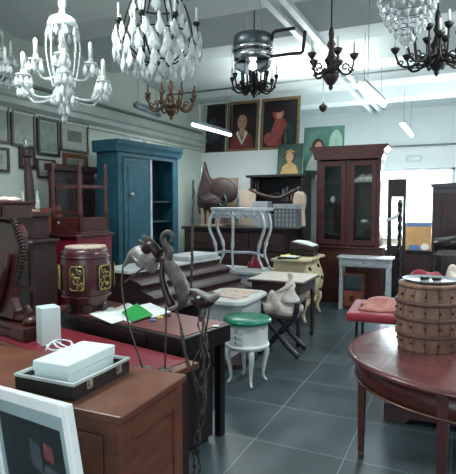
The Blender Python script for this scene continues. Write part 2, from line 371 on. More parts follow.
framed('portrait_painting', 'small unframed portrait of a woman in an ochre dress on a green ground', w_, h_, 0, 'black', 'oil_green', (cx, 8.0, 2.083), (R(-9), 0, 0), None, 0, lady_green, ['oil_red', 'oil_skin', 'oil_gold', 'oil_hair'], dep=.02)
cx, w_, zz, h_ = onY(303, 120, 343, 172, 8.45)
framed('child_painting', 'unframed sea green painting of a fair child in a white dress behind the bookcase', w_, .86, 0, 'black', 'oil_sea', (cx, 8.45, 2.081), (R(-7), 0, 0), None, 0, child, ['oil_pale', 'oil_skin', 'oil_white', 'oil_green', 'oil_hair'], dep=.02)
# pictures on the left wall
PW = [((-6, 100, 10, 143), 'print', 0, 'dark framed faded print at the far left edge of the picture wall', 'darkframe', .03),
      ((12, 110, 36, 147), 'print', .03, 'grey brown framed faded print, second from left in the top row', 'darkframe', .03),
      ((38, 118, 60, 156), 'print_mid', .02, 'tall dark framed green grey print hanging lowest in the top row', 'ebony', .035),
      ((61, 121, 89, 152), 'print_dk', .1, 'broad framed dark print with a wide pale mount beside the teal wardrobe', 'darkframe', .025),
      ((-6, 147, 10, 172), 'print', .05, 'small pale framed print at left edge in the lower row', 'darkframe', .03),
      ((20, 148, 36, 169), 'print_mid', .0, 'small narrow brown framed print behind the tall post', 'mahog_dk', .04),
      ((38, 159, 56, 178), 'matte_pale', .03, 'small pale framed card under the tall green grey print', 'darkframe', .02),
      ((64, 154, 88, 182), 'print_mid', .02, 'square brown framed print under the broad dark print', 'walnut', .05)]
for q, pm, mt, lb, fm, fw in PW:
    X = XL+.03; a, b = ax(q[0], (q[1]+q[3])/2, X), ax(q[2], (q[1]+q[3])/2, X); m_ = (q[0]+q[2])/2
    zt, zb = ax(m_, q[1], X).z, ax(m_, q[3], X).z
    framed('framed_print', lb, abs(b.y-a.y), zt-zb, fw, fm, pm, (XL+.002, (a.y+b.y)/2, zb), (0, 0, PI/2), 'framed prints on the left wall', mt)
exec_later = []
# ------------------------------------------------------------------ back of the shop
# glazed bookcase
BX0, BX1, BY = -2.15, -1.07, 7.9
bk = thing('bookcase', 'tall mahogany glazed bookcase with two glass doors and moulded cornice', 'bookcase', ((BX0+BX1)/2, BY, 0))
W = (BX1-BX0)/2; D = .34
obj('back_panel', MB().box(-W+.07, W-.07, D-.035, D-.021, .93, 2.3), 'ebony', bk)
b = MB().box(-W, W, 0, D, .06, .9).box(-W+.04, -W+.07, .02, D, .93, 2.36).box(W-.07, W-.04, .02, D, .93, 2.36).box(-W+.04, W-.04, D-.02, D, .93, 2.36).box(-W+.04, W-.04, .02, D, 2.3, 2.36)
b.box(-W+.02, W-.02, .03, D, 0, .06)
b.box(-W+.04, -W+.1, 0, .03, .93, 2.3).box(W-.1, W-.04, 0, .03, .93, 2.3).box(-.03, .03, 0, .03, .93, 2.3)
obj('body', b, 'mahog', bk, .006)
ps = [(-W+.02, 2.3), (-W-.0, 2.36), (-W-.01, 2.42), (-W-.06, 2.47), (-W-.07, 2.51), (W+.07, 2.51), (W+.06, 2.47), (W+.01, 2.42), (W, 2.36), (W-.02, 2.3)]
obj('cornice', MB().prism(ps, -.07, D, 'y'), 'mahog', bk)
obj('ledge', MB().box(-W-.03, W+.03, -.03, D, .9, .93), 'mahog', bk, .006)
for sx in (-1, 1):
    x0, x1 = (.03 if sx > 0 else -W+.1), (W-.1 if sx > 0 else -.03)
    d = MB().box(x0, x0+.07, -.015, .012, .95, 2.28).box(x1-.07, x1, -.015, .012, .95, 2.28).box(x0+.07, x1-.07, -.015, .012, .95, 1.03).box(x0+.07, x1-.07, -.015, .012, 2.2, 2.28)
    d = obj('door', d, 'mahog', bk, .005)
    obj('door_glass', MB().box(x0+.07, x1-.07, -.004, 0, 1.03, 2.2), 'pane', d)
    obj('key', MB().lathe([(.012, 0), (.016, .01), (0, .02)], (x1-.035 if sx < 0 else x0+.035, -.03, 1.55), 10), 'brass', d)
    p = MB().box(x0+.0, x1-.0, -.012, 0, .14, .82).box(x0+.06, x1-.06, -.02, 0, .22, .74); obj('lower_door', p, 'mahog', bk, .005)
for z in (1.28, 1.6, 1.92): obj('shelf', MB().box(-W+.07, W-.07, .04, D-.02, z, z+.02), 'mahog_dk', bk)
for (x, z, lb, r, h, n) in ((-.27, 1.622, 'white knob shaped china jar on the left bookcase shelf', .04, .1, 'jar'), (.24, 1.302, 'small white china dish lying on the lower right bookcase shelf', .07, .05, 'dish')):
    tag(obj(n, MB().lathe([(r*.5, 0), (r, h*.4), (r*.9, h*.7), (r*.5, h), (r*.6, h*1.05)], (0, 0, 0), 16), 'marble'), lb, n, (bk.location.x+x, BY+.16, z))
tag(obj('folded_cloth', MB().heap(0, 0, 0, .17, .1, .16, 5), 'whitecloth'), 'white crumpled cloth on the top right shelf behind bookcase glass', 'cloth', (bk.location.x+.26, BY+.17, 1.941))
# silver console table with the old television under it
ct = thing('console_table', 'silver painted console table in front of the bookcase', 'table', (-1.27, 7.45, 0))
obj('tabletop', MB().slab([(-.41, .33), (-.41, .02), (-.37, -.02), (.37, -.02), (.41, .02), (.41, .33)], .78, .81), 'silver', ct, .008)
obj('apron', MB().box(-.37, .37, .03, .3, .66, .78).box(-.36, .36, .022, .03, .675, .765), 'silver', ct, .004)
obj('drawer_front', MB().box(-.2, .2, .012, .028, .685, .755), 'silver', ct, .004)
obj('knob', MB().lathe([(.008, 0), (.014, .012), (0, .02)], (0, .0, .72), 8), 'brass', ct)
for sx in (-.34, .34):
    for y in (.06, .27): obj('leg', MB().box(sx-.028, sx+.028, y-.028, y+.028, .03, .66, .85).box(sx-.03, sx+.03, y-.03, y+.03, 0, .03), 'silver', ct, .004)
tv = thing('television_set', 'small old television cabinet with grey screen and wooden lower panel', 'television', (-1.43, 7.52, 0))
obj('cabinet', MB().box(-.15, .15, 0, .22, .03, .55), 'walnut', tv, .01)
obj('screen_surround', MB().box(-.135, .135, -.015, .0, .3, .53), 'steel', tv, .01)
obj('screen', MB().box(-.105, .105, -.024, -.014, .34, .5), 'screen', tv, .014)
obj('lower_panel', MB().box(-.13, .13, -.012, 0, .06, .285), 'orange', tv, .004)
obj('speaker_mark', MB().box(-.05, .02, -.018, -.011, .13, .22), 'mahog_dk', tv, .004)
obj('foot', MB().box(-.13, .13, .02, .2, 0, .03), 'black', tv)
# dark hutch, low counter, boxes
hu = thing('hutch', 'dark open topped hutch standing against the white partition', 'cabinet', (-2.74, 7.72, 0))
h = MB().box(-.46, -.42, 0, .48, 0, 2.04).box(.42, .46, 0, .48, 0, 2.04).box(-.42, .42, .44, .48, 0, 2.04).box(-.42, .42, 0, .44, 0, 1.2); obj('body', h, 'ebony', hu, .004)
obj('top', MB().box(-.52, .52, -.05, .5, 2.04, 2.08), 'ebony', hu, .006)
obj('shelf', MB().box(-.42, .42, .02, .44, 1.62, 1.645), 'ebony', hu)
for x in (-.38, -.34): obj('spindle', MB().tube([(x, .05, 1.645), (x, .05, 2.04)], .012), 'ebony', hu)
obj('scroll_ornament', MB().tube(smooth_pts([(-.15, .02, 1.72), (0, .02, 1.78), (.1, .02, 1.74), (.22, .02, 1.79)]), .012), 'bronze', hu)
for k, x in enumerate((.06, .1, .135, .2, .24, .29, .33)):
    z = .2+.02*(k % 3); tag(obj('book', MB().box(-.016, .016, 0, .16, 0, z), ['blue', 'mahog', 'grey', 'orange', 'oil_green', 'mahog_dk', 'blue'][k], None, .003),
        ['slim blue book at the left end of the hutch shelf row', 'brown book second on the hutch shelf', 'grey book third on the hutch shelf', 'rust book before the gap on the hutch shelf', 'dark green book on the hutch shelf', 'dark brown book near the right end of the hutch shelf', 'slim blue book at the right end of the hutch shelf row'][k], 'book', (-2.74+x, 7.9, 1.646), None, 'books on the hutch shelf')
co = thing('counter', 'long low dark sideboard counter under the crates', 'sideboard', (-3.05, 6.95, 0))
obj('body', MB().box(-.98, .72, 0, .68, .05, 1.2).box(-.94, .68, .03, .65, 0, .05), 'ebony', co, .004)
obj('top', MB().box(-1.02, .74, -.03, .7, 1.2, 1.24), 'ebony', co, .006)
for k in range(3):
    x = -.94+k*.55; obj('door', MB().box(x, x+.53, -.014, 0, .12, .86).box(x+.08, x+.45, -.022, 0, .2, .78), 'mahog_dk', co, .004)
    dr = obj('drawer', MB().box(x, x+.53, -.014, 0, .9, 1.15), 'mahog_dk', co, .004); obj('drawer_pull', MB().box(x+.2, x+.38, -.03, -.012, 1.01, 1.03), 'brass', dr)
def crate(name, lab, cat, loc, sx, sy, sz, m, rz=0, grid=0, lid=None):
    t = thing(name, lab, cat, loc, rz, 'boxes on the dark counter' if name == 'box' else None); obj('body', MB().box(-sx/2, sx/2, -sy/2, sy/2, 0, sz), m, t, .006)
    if grid:
        g = MB(); nx, nz = grid[0]*3, grid[1]*3
        V = [[g.v((-sx/2+sx*(.02+.96*i/nx), -sy/2-.002, sz*(.02+.8*j/nz))) for j in range(nz+1)] for i in range(nx+1)]
        for i in range(nx):
            for j in range(nz): g.i = 1 if (i % 3 == 1 and j % 3 != 0) else 0; g.face([V[i][j], V[i+1][j], V[i+1][j+1], V[i][j+1]])
        obj('slotted_front', g, [m, 'greylight'], t)
    if lid: obj('lid', MB().box(-sx/2-.012, sx/2+.012, -sy/2-.012, sy/2+.012, sz*.82, sz+.01), lid, t, .005)
    return t
def onc(px0, py0, px1, py1, Y): return onY(px0, py0, px1, py1, Y)
cx, w_, z0, h_ = onc(279, 203, 303, 226, 7.15); crate('crate', 'grey slotted plastic crate on the dark counter', 'crate', (cx-.03, 7.08, 1.241), w_-.02, .22, .35, 'grey', 0, (6, 4), 'greylight')
cx, w_, z0, h_ = onc(263, 212, 278, 226, 7.1); crate('box', 'small pale card box with two dark dots beside the slotted crate', 'box', (cx-.05, 7.05, 1.241), w_-.03, .2, .2, 'greylight')
cx, w_, z0, h_ = onc(256, 198, 271, 224, 7.3); crate('box', 'taller light grey box between the saddle and the slotted crate', 'box', (cx-.03, 7.32, 1.241), w_, .2, .4, 'greylight')
cx, w_, z0, h_ = onc(303, 203, 319, 226, 7.25); crate('box', 'plain tan board box at the right end of the counter', 'box', (-2.43, 7.33, 1.241), .24, .2, .33, 'beige')
cv = thing('plaster_torso', 'cream curved plaster form standing behind the slotted crate', 'sculpture', (ay(301, 200, 7.5).x-.03, 7.54, 1.241))
pts = [(-.09, 0), (-.1, .3), (-.1, .45), (-.075, .53), (-.03, .56), (.04, .55), (.09, .5), (.1, .4), (.07, .25), (.09, 0)]
obj('body', MB().prism(pts, -.07, .07, 'y'), 'cream', cv, .03)
sk = thing('curved_tusk', 'long dark curved horn lying across the grey boxes', 'horn', (0, 0, 0))
a = [ay(x, y, 7.02) for x, y in ((242, 190), (256, 196), (272, 199), (284, 194), (293, 189))]
obj('horn_body', MB().tube(smooth_pts([(p.x, p.y+.28, p.z+.02) for p in a], 8), [.02+.012*math.sin(k/32*PI) for k in range(33)], 8), 'bronze', sk)
obj('tip', MB().ball((a[-1].x, a[-1].y+.28, a[-1].z+.02), .028), 'steel', sk)
# saddle on a rack, on the counter
sd = thing('saddle', 'brown leather riding saddle with a tall peaked flap on a wooden rack', 'saddle', (ay(214, 200, 7.15).x, 7.22, 1.241))
S = MB(); S.sm = True
out = [(-.3, .2), (-.32, .42), (-.29, .62), (-.24, .8), (-.22, .97), (-.2, 1.06), (-.17, .97), (-.13, .84), (-.04, .7), (.06, .58), (.02, .44), (.1, .3), (.02, .2), (-.15, .16)]
S.sm = False; S.prism(out, -.06, .04, 'y'); obj('flap', S, 'saddle', sd, .025)
S = MB(); S.T = Matrix.Translation((.17, -.05, .58)) @ Matrix.Rotation(R(28), 4, 'Y') @ Matrix.Rotation(R(0), 4, 'Z'); S.ball((0, 0, 0), (.25, .07, .19), 22, 14); obj('seat', S, 'saddle', sd)
S = MB(); S.ball((-.06, -.03, .38), (.27, .11, .16), 20, 12); obj('skirt', S, 'saddle', sd)
obj('stirrup_strap', MB().tube(smooth_pts([(-.3, -.06, .5), (-.2, -.16, .47), (-.05, -.18, .42), (.1, -.19, .45), (.2, -.17, .5)]), .02, 6, .4), 'mahog_dk', sd)
obj('stirrup', MB().tube(smooth_pts([(.22, -.15, .5), (.27, -.17, .42), (.24, -.17, .34), (.17, -.17, .34), (.15, -.16, .42), (.2, -.15, .5)]), .014, 6), 'steel', sd)
obj('lit_edge', MB().tube([(-.3, -.065, .45), (-.29, -.068, .62), (-.235, -.068, .82), (-.205, -.066, 1.04)], .016, 6), 'tin', sd)  # pale strip standing in for light on the flap's left edge
rk = MB()
for x in (-.2, -.1, .06): rk.box(x-.025, x+.025, -.1, .1, 0, .3)
rk.box(-.26, .14, -.12, .12, .0, .03).box(-.26, .14, -.08, .08, .26, .3); obj('rack', rk, 'beige', sd, .004)
tag(obj('plywood_panel', MB().box(-.3, .36, -.015, .015, 0, .8, 1), 'beige'), 'tan plywood panel propped behind the saddle', 'panel', (-3.75, 7.56, 1.241), (R(-6), 0, 0))
tag(obj('plywood_panel', MB().box(-.14, .14, -.015, .015, 0, .6, 1), 'cream'), 'cream board leaning on the partition right of the saddle', 'panel', (-3.2, 7.58, 1.242), (R(-5), 0, 0))
# figurine on the ledge
fg = thing('figurine', 'small dark bronze standing figure beside the end of the wardrobe', 'figurine', (ay(187, 140, 8.35).x, 8.36, 2.551))
obj('base', MB().box(-.08, .08, -.06, .06, 0, .06), 'bronze', fg, .006); obj('body', MB().lathe([(.06, .06), (.075, .2), (.05, .34), (.07, .44), (.05, .5), (.02, .53), (.03, .56), (.035, .6), (.02, .64), (0, .65)], (0, 0, 0), 14, 1, .7), 'bronze', fg)
obj('arm', MB().tube([(.06, 0, .47), (.1, -.03, .36), (.06, -.06, .28)], .018), 'bronze', fg)
fg2 = thing('bottle', 'dark bottle standing on the ledge left of the dim painting', 'bottle', (ay(200, 140, 8.3).x-.02, 8.32, 2.551)); obj('glass', MB().lathe([(.045, 0), (.045, .16), (.018, .22), (.018, .28), (.022, .29)], (0, 0, 0), 14), 'ebony', fg2)
urn = thing('vase', 'dark slim vase standing in front of the coral painting', 'vase', (ay(285, 140, 8.29).x, 8.27, 2.551)); obj('body', MB().lathe([(.03, 0), (.06, .1), (.05, .2), (.025, .28), (.035, .33)], (0, 0, 0), 14), 'ebony', urn)
# ornate white console on a white cabinet
wc = thing('low_cabinet', 'low white painted cabinet carrying the ornate silver console', 'cabinet', (-2.72, 6.05, 0))
obj('body', MB().box(-.36, .36, 0, .46, 0, .66), 'offwhite', wc, .008); obj('top', MB().box(-.41, .41, -.05, .5, .66, .705), 'whitepaint', wc, .01)
obj('door', MB().box(-.3, .3, -.014, 0, .08, .6).box(-.24, .24, -.02, 0, .14, .54), 'offwhite', wc, .006)
oc = thing('ornate_console', 'silver white rococo console with carved apron and curved legs on a low white cabinet', 'table', (-2.74, 6.2, .706))
n = 24; tp = [(-.42, .24)]+[(-.42+.84*k/n, -.02-.16*math.sin(PI*k/n)-.02*math.sin(3*PI*k/n)) for k in range(n+1)]+[(.42, .24)]
obj('tabletop', MB().slab(tp, .8, .845), 'silver', oc, .01)
apn = MB()
for k in range(1, n):
    x, y = tp[k][0]*.94, tp[k][1]+.03; x2, y2 = tp[k+1][0]*.94, tp[k+1][1]+.03; dz = .05+.05*abs(math.sin(k*1.05))
    apn.box(min(x, x2), max(x, x2)+.003, min(y, y2)-.012, max(y, y2)+.012, .8-dz, .8)
obj('carved_apron', apn, 'silver', oc)
sc_ = MB()
for k in range(9):
    x = -.32+.08*k; y = -.02-.16*math.sin(PI*(x+.44)/.88)
    sc_.tube([(x+.04*math.cos(t)*(1-t/9), y-.012, .735+.035*math.sin(t)*(1-t/9)) for t in [q*.6 for q in range(12)]], .008, 5)
obj('scrollwork', sc_, 'silver', oc)
for x, y in ((-.35, -.05), (.34, -.05), (-.02, -.15), (.34, .2), (-.35, .2)):
    sx = -1 if x < 0 else 1
    if abs(x) < .2: sx = .2
    obj('leg', MB().tube(smooth_pts([(x, y, .79), (x+.05*sx, y-.02, .68), (x+.06*sx, y-.02, .55), (x-.01*sx, y, .36), (x-.03*sx, y, .2), (x+.02*sx, y-.01, .08), (x+.05*sx, y-.02, .02)], 5), [.025-.011*k/30+(.008 if k in (15, 16) else 0) for k in range(31)], 8), 'silver', oc)
    obj('foot', MB().lathe([(.026, 0), (.03, .02), (.0, .045)], (x+.05*sx, y-.02, 0), 10), 'silver', oc)
obj('stretcher', MB().tube(smooth_pts([(-.38, -.04, .2), (-.2, -.0, .235), (0, -.08, .24), (.2, -.0, .235), (.38, -.04, .2)]), .02, 8), 'silver', oc)
tag(obj('red_cloth_flowers', MB().heap(0, 0, 0, .09, .05, .2, 4), 'redseat'), 'small reddish cloth bundle on the white cabinet under the ornate console', 'cloth', (-2.58, 6.42, .706))
# pale yellow bombe chest, aisle side
bc = thing('chest_of_drawers', 'pale yellow bombe chest with dark ring handles and cabriole legs', 'chest', (-2.06, 6.73, 0))
def bom(z): t = (z-.28)/.55; return .2+.075*math.sin(PI*min(1, max(0, t*1.15)))*(1 if t < .9 else .8)
side = [(-.22, .28)]+[(bom(.28+.55*k/12), .28+.55*k/12) for k in range(13)]+[(-.22, .83)]
obj('body', MB().prism(side, -.4, .4, 'y'), 'yellow', bc, .006)
obj('top', MB().slab([(-.24, -.46), (.2, -.46), (.3, -.38), (.27, -.2), (.31, 0), (.27, .2), (.3, .38), (.2, .46), (-.24, .46)], .83, .865), 'yellow', bc, .01)
for k in range(3):
    z = .31+.17*k; zz = z+.075
    dr = obj('drawer', MB().prism([(bom(z)-.01, z), (bom(z)+.012, z), (bom(zz)+.013, zz), (bom(z+.15)+.012, z+.15), (bom(z+.15)-.01, z+.15)], -.36, .36, 'y'), 'yellow', bc, .004)
    for y in (-.22, .22): obj('handle', MB().tube([(bom(zz)+.02+.02*math.cos(t), y+.035*math.sin(t), zz-.02*abs(math.cos(t))) for t in [PI*q/6-PI/2 for q in range(7)]], .009, 6).ball((bom(zz)+.015, y, zz+.005), .022, 10, 6), 'iron', dr)
obj('apron', MB().prism([(.36, .28), (-.36, .28), (-.2, .2), (0, .24), (.2, .2)][::-1], .17, .21, 'x'), 'yellow', bc)
for x, sx in ((-.17, -1), (.18, 1)):
    for y, sy in ((-.36, -1), (.36, 1)): obj('leg', MB().tube(smooth_pts([(x, y, .36), (x+.04*sx, y+.02*sy, .26), (x+.01*sx, y, .12), (x+.05*sx, y+.02*sy, .015)]), [.05-.032*k/18 for k in range(19)], 8), 'yellow', bc)
st = thing('book_stand', 'dark wooden lectern box holding an open white booklet on the yellow chest', 'stand', (-2.0, 6.85, .866))
obj('base', MB().box(-.17, .17, -.13, .13, 0, .1), 'ebony', st, .008)
obj('tray', MB().prism([(-.16, .1), (.18, .1), (.18, .13), (-.16, .2)], -.17, .17, 'y'), 'mahog_dk', st, .004)
obj('booklet', MB().prism([(-.13, .2), (.0, .175), (.16, .142), (.16, .15), (.01, .2), (-.13, .21)], -.15, .15, 'y'), 'paper', st)
tag(obj('document_folder', MB().box(-.14, .14, -.2, .2, 0, .015), 'black'), 'flat black folder on the yellow chest', 'folder', (-2.1, 6.48, .866), .2)
tag(obj('paper_sheet', MB().box(-.1, .1, -.13, .13, 0, .004), 'yellowpaper'), 'sheet of yellow paper on the black folder', 'paper', (-2.13, 6.5, .882), .25)
tag(obj('paper_sheet', MB().box(-.1, .1, -.1, .1, 0, .004), 'paper'), 'white sheet overlapping the yellow paper on the folder', 'paper', (-2.06, 6.42, .887), -.1)
# dark table with turned legs and cream cloth
tt = thing('side_table', 'dark table with turned legs in front of the yellow chest', 'table', (-1.86, 5.56, 0))
obj('tabletop', MB().box(-.33, .33, -.36, .36, .71, .735), 'mahog_dk', tt, .006); obj('apron', MB().box(-.29, .29, -.32, .32, .59, .71), 'mahog_dk', tt, .004)
lg = [(.02, 0), (.028, .03), (.018, .06), (.022, .1)]+[(.018+.009*(k % 2), .13+.022*k) for k in range(15)]+[(.028, .46), (.02, .48), (.03, .5), (.03, .59)]
for x in (-.26, .26):
    for y in (-.29, .29): obj('leg', MB().lathe(lg, (x, y, 0), 12), 'mahog_dk', tt)
tc_ = MB(); tc_.box(-.32, .325, -.35, .35, .0, .012)
tag(obj('tablecloth', tc_, 'cloth', None, .005), 'cream cloth lying flat on the turned leg table', 'tablecloth', (-1.86, 5.56, .736))
# dark curved chair with white cloth
ch = thing('scissor_chair', 'dark folding scissor chair with curved legs under a white cloth heap', 'chair', (-1.7, 5.02, 0), R(4))
for y in (-.17, .17):
    for s in (-1, 1):
        obj('leg', MB().tube(smooth_pts([(-.22*s, y, .015), (-.1*s, y, .12), (.02*s, y, .26), (.16*s, y, .42), (.2*s, y, .56)]), .02, 8, 1.4), 'ebony', ch)
obj('seat', MB().box(-.19, .19, -.18, .18, .4, .435), 'mahog_dk', ch, .008)
for s in (-1, 1): obj('armrest', MB().box(.2*s-.025, .2*s+.025, -.2, .2, .56, .59), 'ebony', ch, .01)
wcl = MB(); wcl.heap(0, 0, 0, .19, .17, .34, 11, 30, 24); tag(obj('white_cloth', wcl, 'whitecloth'), 'crumpled white cloth heap on the scissor chair', 'cloth', (-1.7, 5.02, .437))
fgw = thing('white_figurine', 'white porcelain seated figure rising out of the cloth on the scissor chair', 'figurine', (-1.6, 4.94, .57), R(-30)); fgw.scale = (.8, .8, .85)
F = MB(); F.lathe([(.0, 0), (.13, .005), (.14, .05), (.09, .1), (.06, .16), (.075, .22), (.05, .265), (.022, .28), (.03, .3), (.042, .335), (.03, .37), (0, .38)], (.02, 0, 0), 18, 1, .85)
obj('body', F, 'whitecloth', fgw); obj('arm', MB().tube(smooth_pts([(.07, -.02, .24), (.0, -.1, .17), (-.12, -.1, .12), (-.2, -.08, .1)]), [.03-.001*k for k in range(19)], 8), 'whitecloth', fgw)
# marble topped white table
mt = thing('low_table', 'low white table with clipped corners and pale marble top', 'table', (-2.06, 4.5, 0), 0)
oct_ = lambda a, b_, c: [(-a+c, -b_), (a-c, -b_), (a, -b_+c), (a, b_-c), (a-c, b_), (-a+c, b_), (-a, b_-c), (-a, -b_+c)]
obj('tabletop', MB().slab(oct_(.27, .36, .08), .65, .69), 'marble', mt, .008); obj('apron', MB().slab(oct_(.22, .3, .06), .44, .65), 'offwhite', mt, .008); obj('pedestal', MB().box(-.12, .02, -.12, .16, .05, .44), 'offwhite', mt, .008); obj('plinth', MB().slab(oct_(.2, .24, .06), 0, .05), 'mahog_dk', mt)
tag(obj('lace_runner', MB().heap(0, 0, 0, .17, .23, .03, 3), 'lace'), 'crumpled patterned lace runner on the marble low table', 'cloth', (-2.06, 4.5, .691))
# green topped stool
gs = thing('drawer_stool', 'round white stool with green top, three drawers and cabriole legs', 'stool', (-1.69, 4.02, 0), R(-10))
obj('seat', MB().lathe([(.2, 0), (.215, .012), (.215, .03), (.2, .045), (.1, .055), (0, .057)], (0, 0, .55), 28), 'greentop', gs)
obj('body', MB().lathe([(.175, .36), (.185, .37), (.185, .535), (.195, .55)], (0, 0, 0), 8, a0=PI/8, smooth=False), 'whitepaint', gs, .004)
obj('skirt', MB().lathe([(.17, .32), (.2, .35), (.195, .37)], (0, 0, 0), 24), 'whitepaint', gs)
for k in range(3):
    z = .378+.053*k; dr = obj('drawer', MB().box(-.065, .065, -.182, -.158, z, z+.045), 'whitepaint', gs, .004); obj('drawer_pull', MB().ball((0, -.19, z+.022), .008, 8, 6), 'brass', dr)
for k in range(4):
    a = PI/4+k*PI/2; c_, s_ = math.cos(a), math.sin(a)
    obj('leg', MB().tube(smooth_pts([(.13*c_, .13*s_, .36), (.178*c_, .178*s_, .29), (.155*c_, .155*s_, .15), (.148*c_, .148*s_, .06), (.178*c_, .178*s_, .012)]), [.032-.02*min(1, q/18) for q in range(25)], 8), 'whitepaint', gs)
# stepped sideboard with a white top
sb = thing('stepped_sideboard', 'dark wooden sideboard with stepped moulded front and white top', 'sideboard', (-2.96, 4.55, 0), R(-8))
stp = [(-.24, 0), (.38, 0), (.38, .5), (.6, .56), (.62, .6), (.6, .62), (.46, .66), (.48, .71), (.45, .73), (.3, .77), (.32, .82), (.29, .84), (.16, .87), (.17, .92), (-.24, .92)]
obj('body', MB().prism(stp, -.62, .95, 'y'), 'mahog_dk', sb, .004)
obj('top', MB().box(-.25, .16, -.64, .97, .92, .955), 'marble', sb, .006)
obj('end_panel', MB().box(-.2, .36, -.635, -.618, .1, .46), 'ebony', sb, .005)
tag(obj('white_board', MB().box(-.2, .16, -.2, .4, 0, .05), 'offwhite', None, .006), 'flat white board lying on the far end of the stepped sideboard', 'board', (-2.88, 5.05, .956), R(-8))
# red bench with pink cloth
rb = thing('red_bench', 'low red upholstered bench seat on thin black metal legs', 'bench', (-.75, 5.42, 0), R(4))
obj('seat', MB().box(-.3, .34, -.4, .4, .41, .5), 'redseat', rb, .03)
for x in (-.2, .26):
    for y in (-.3, .3): obj('leg', MB().tube(smooth_pts([(x, y*.7, .41), (x, y*.9, .395), (x, y, .34), (x, y*1.06, 0)]), .014, 8), 'iron', rb)
tag(obj('pink_cloth', MB().heap(0, 0, 0, .26, .34, .09, 8), 'pinkcloth'), 'dusty pink folded cloth heaped on the red bench', 'cloth', (-.68, 5.5, .501))
# ------------------------------------------------------------------ left side
WA = R(-6.2); wd = thing('wardrobe', 'tall teal painted wardrobe with one panelled door and an open bay', 'wardrobe', (-3.76, 4.9, 0), 0)
# local: +Y along the front, front faces +X
wd.rotation_euler = (0, 0, WA)
WL, WDp, WH = 1.2, .36, 2.24
b = MB().box(-WDp, 0, 0, .03, .08, WH).box(-WDp, 0, WL-.03, WL, .08, WH).box(-WDp, -WDp+.02, .03, WL-.03, .08, WH).box(-WDp+.02, -.03, .6, .63, .1, WH-.02)
b.box(-.03, 0, .03, .1, .12, WH-.06).box(-.03, 0, WL-.12, WL-.03, .12, WH-.06).box(-.03, 0, .03, WL-.03, WH-.06, WH).box(-WDp, 0, 0, WL, .0, .12).box(-.03, 0, .58, .64, .12, WH-.06)
obj('body', b, 'teal', wd, .005)
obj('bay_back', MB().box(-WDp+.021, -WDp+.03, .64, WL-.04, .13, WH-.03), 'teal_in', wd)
obj('cornice', MB().prism([(-WDp-.01, WH), (.02, WH), (.03, WH+.05), (.05, WH+.09), (.06, WH+.14), (-WDp-.02, WH+.14)], -.06, WL+.05, 'y'), 'teal', wd)
obj('side_panel', MB().box(-WDp+.07, -.06, -.008, 0, .3, WH-.1), 'teal', wd, .006)
d = obj('door', MB().box(-.004, .018, .08, .6, .13, WH-.07), 'teal', wd, .004)
obj('door_panel', MB().box(.018, .026, .15, .53, .3, WH-.16), 'teal', d, .006); obj('door_edge', MB().box(.018, .03, 0.565, .597, .13, WH-.07), 'offwhite', d)
obj('knob', MB().ball((.04, .2, 1.72), .025, 12, 8), 'milk', d, 0, 'white knob')
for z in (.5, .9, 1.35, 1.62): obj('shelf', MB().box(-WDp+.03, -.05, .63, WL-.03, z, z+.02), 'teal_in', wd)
for y, lb in ((.3, 'small pale ornament on top of the wardrobe, nearer the camera'), (.62, 'small pale ornament on top of the wardrobe, farther along')):
    p = Matrix.Rotation(WA, 3, 'Z') @ Vector((-.1, y, 0))
    tag(obj('ornament', MB().heap(0, 0, 0, .06, .06, .08, int(y*10)), 'marble'), lb, 'ornament', (wd.location.x+p.x, wd.location.y+p.y, WH+.141))
# crimson cabinet with the upturned stand
rc = thing('red_cabinet', 'crimson painted cabinet under the upturned wooden stand', 'cabinet', (-3.56, 4.02, 0), R(-3))
obj('body', MB().box(-.24, .18, -.25, .25, 0, 1.27), 'redpaint', rc, .006); obj('top', MB().box(-.26, .2, -.28, .28, 1.27, 1.3), 'maroon', rc, .006); obj('knob', MB().ball((-.02, -.26, 1.12), .014, 10, 6), 'brass', rc)
us = thing('post_stand', 'maroon wooden stand with four tall turned posts and a drawer', 'stand', (-3.565, 4.02, 1.301), R(-3))
obj('drawer_case', MB().box(-.22, .19, -.2, .2, .02, .16).box(-.23, .2, -.21, .21, 0, .02), 'mahog', us, .004)
post = [(.024, 0), (.024, .2), (.03, .22), (.02, .25), (.024, .3), (.017, .42), (.024, .5), (.02, .53), (.026, .56), (.014, .66), (.02, .7), (0, .74)]
for x in (-.2, .17):
    for y in (-.18, .18): obj('post', MB().lathe(post, (x, y, 0), 12), 'mahog', us)
obj('rail', MB().box(-.2, .17, -.19, -.17, .46, .49).box(-.2, .17, .17, .19, .46, .49), 'mahog', us); obj('side_rail', MB().box(-.21, -.19, -.18, .18, .46, .49).box(.16, .18, -.18, .18, .46, .49), 'mahog', us)
obj('knob', MB().ball((-.1, -.215, .11), .014, 10, 6), 'milk', us, 0, 'white knob'); obj('lower_rail', MB().box(-.2, .17, -.185, -.17, .2, .225), 'mahog', us)
# dark carved headboard on the left wall, chair back panel
hb = thing('headboard', 'broad dark maroon bed headboard standing below the framed prints', 'headboard', (-4.22, 5.0, 0))
ya, yb = -.72, .1
ya, yb = -.75, -.02
obj('panel', MB().box(-.02, .03, ya, yb, 0, 1.98), 'mahog_dk', hb, .005); obj('top_rail', MB().box(-.05, .07, ya-.03, yb+.03, 1.98, 2.06), 'mahog_dk', hb, .01)
for y in (ya+.06, (ya+yb)/2+.03): obj('inset_panel', MB().box(.03, .045, y, y+.27, .9, 1.9), 'ebony', hb, .008)
ob = thing('chair_back', 'orange brown panelled chair back beside the tall post', 'chair', (-4.13, 4.12, 0), R(20))
obj('backrest', MB().box(-.12, .12, -.02, .02, 1.05, 1.56), 'orange', ob, .01)
for x in (-.13, .13): obj('post', MB().box(x-.02, x+.02, -.025, .025, 0, 1.58), 'orange', ob, .006)
obj('seat', MB().box(-.15, .15, -.34, .02, .44, .48), 'orange', ob, .01)
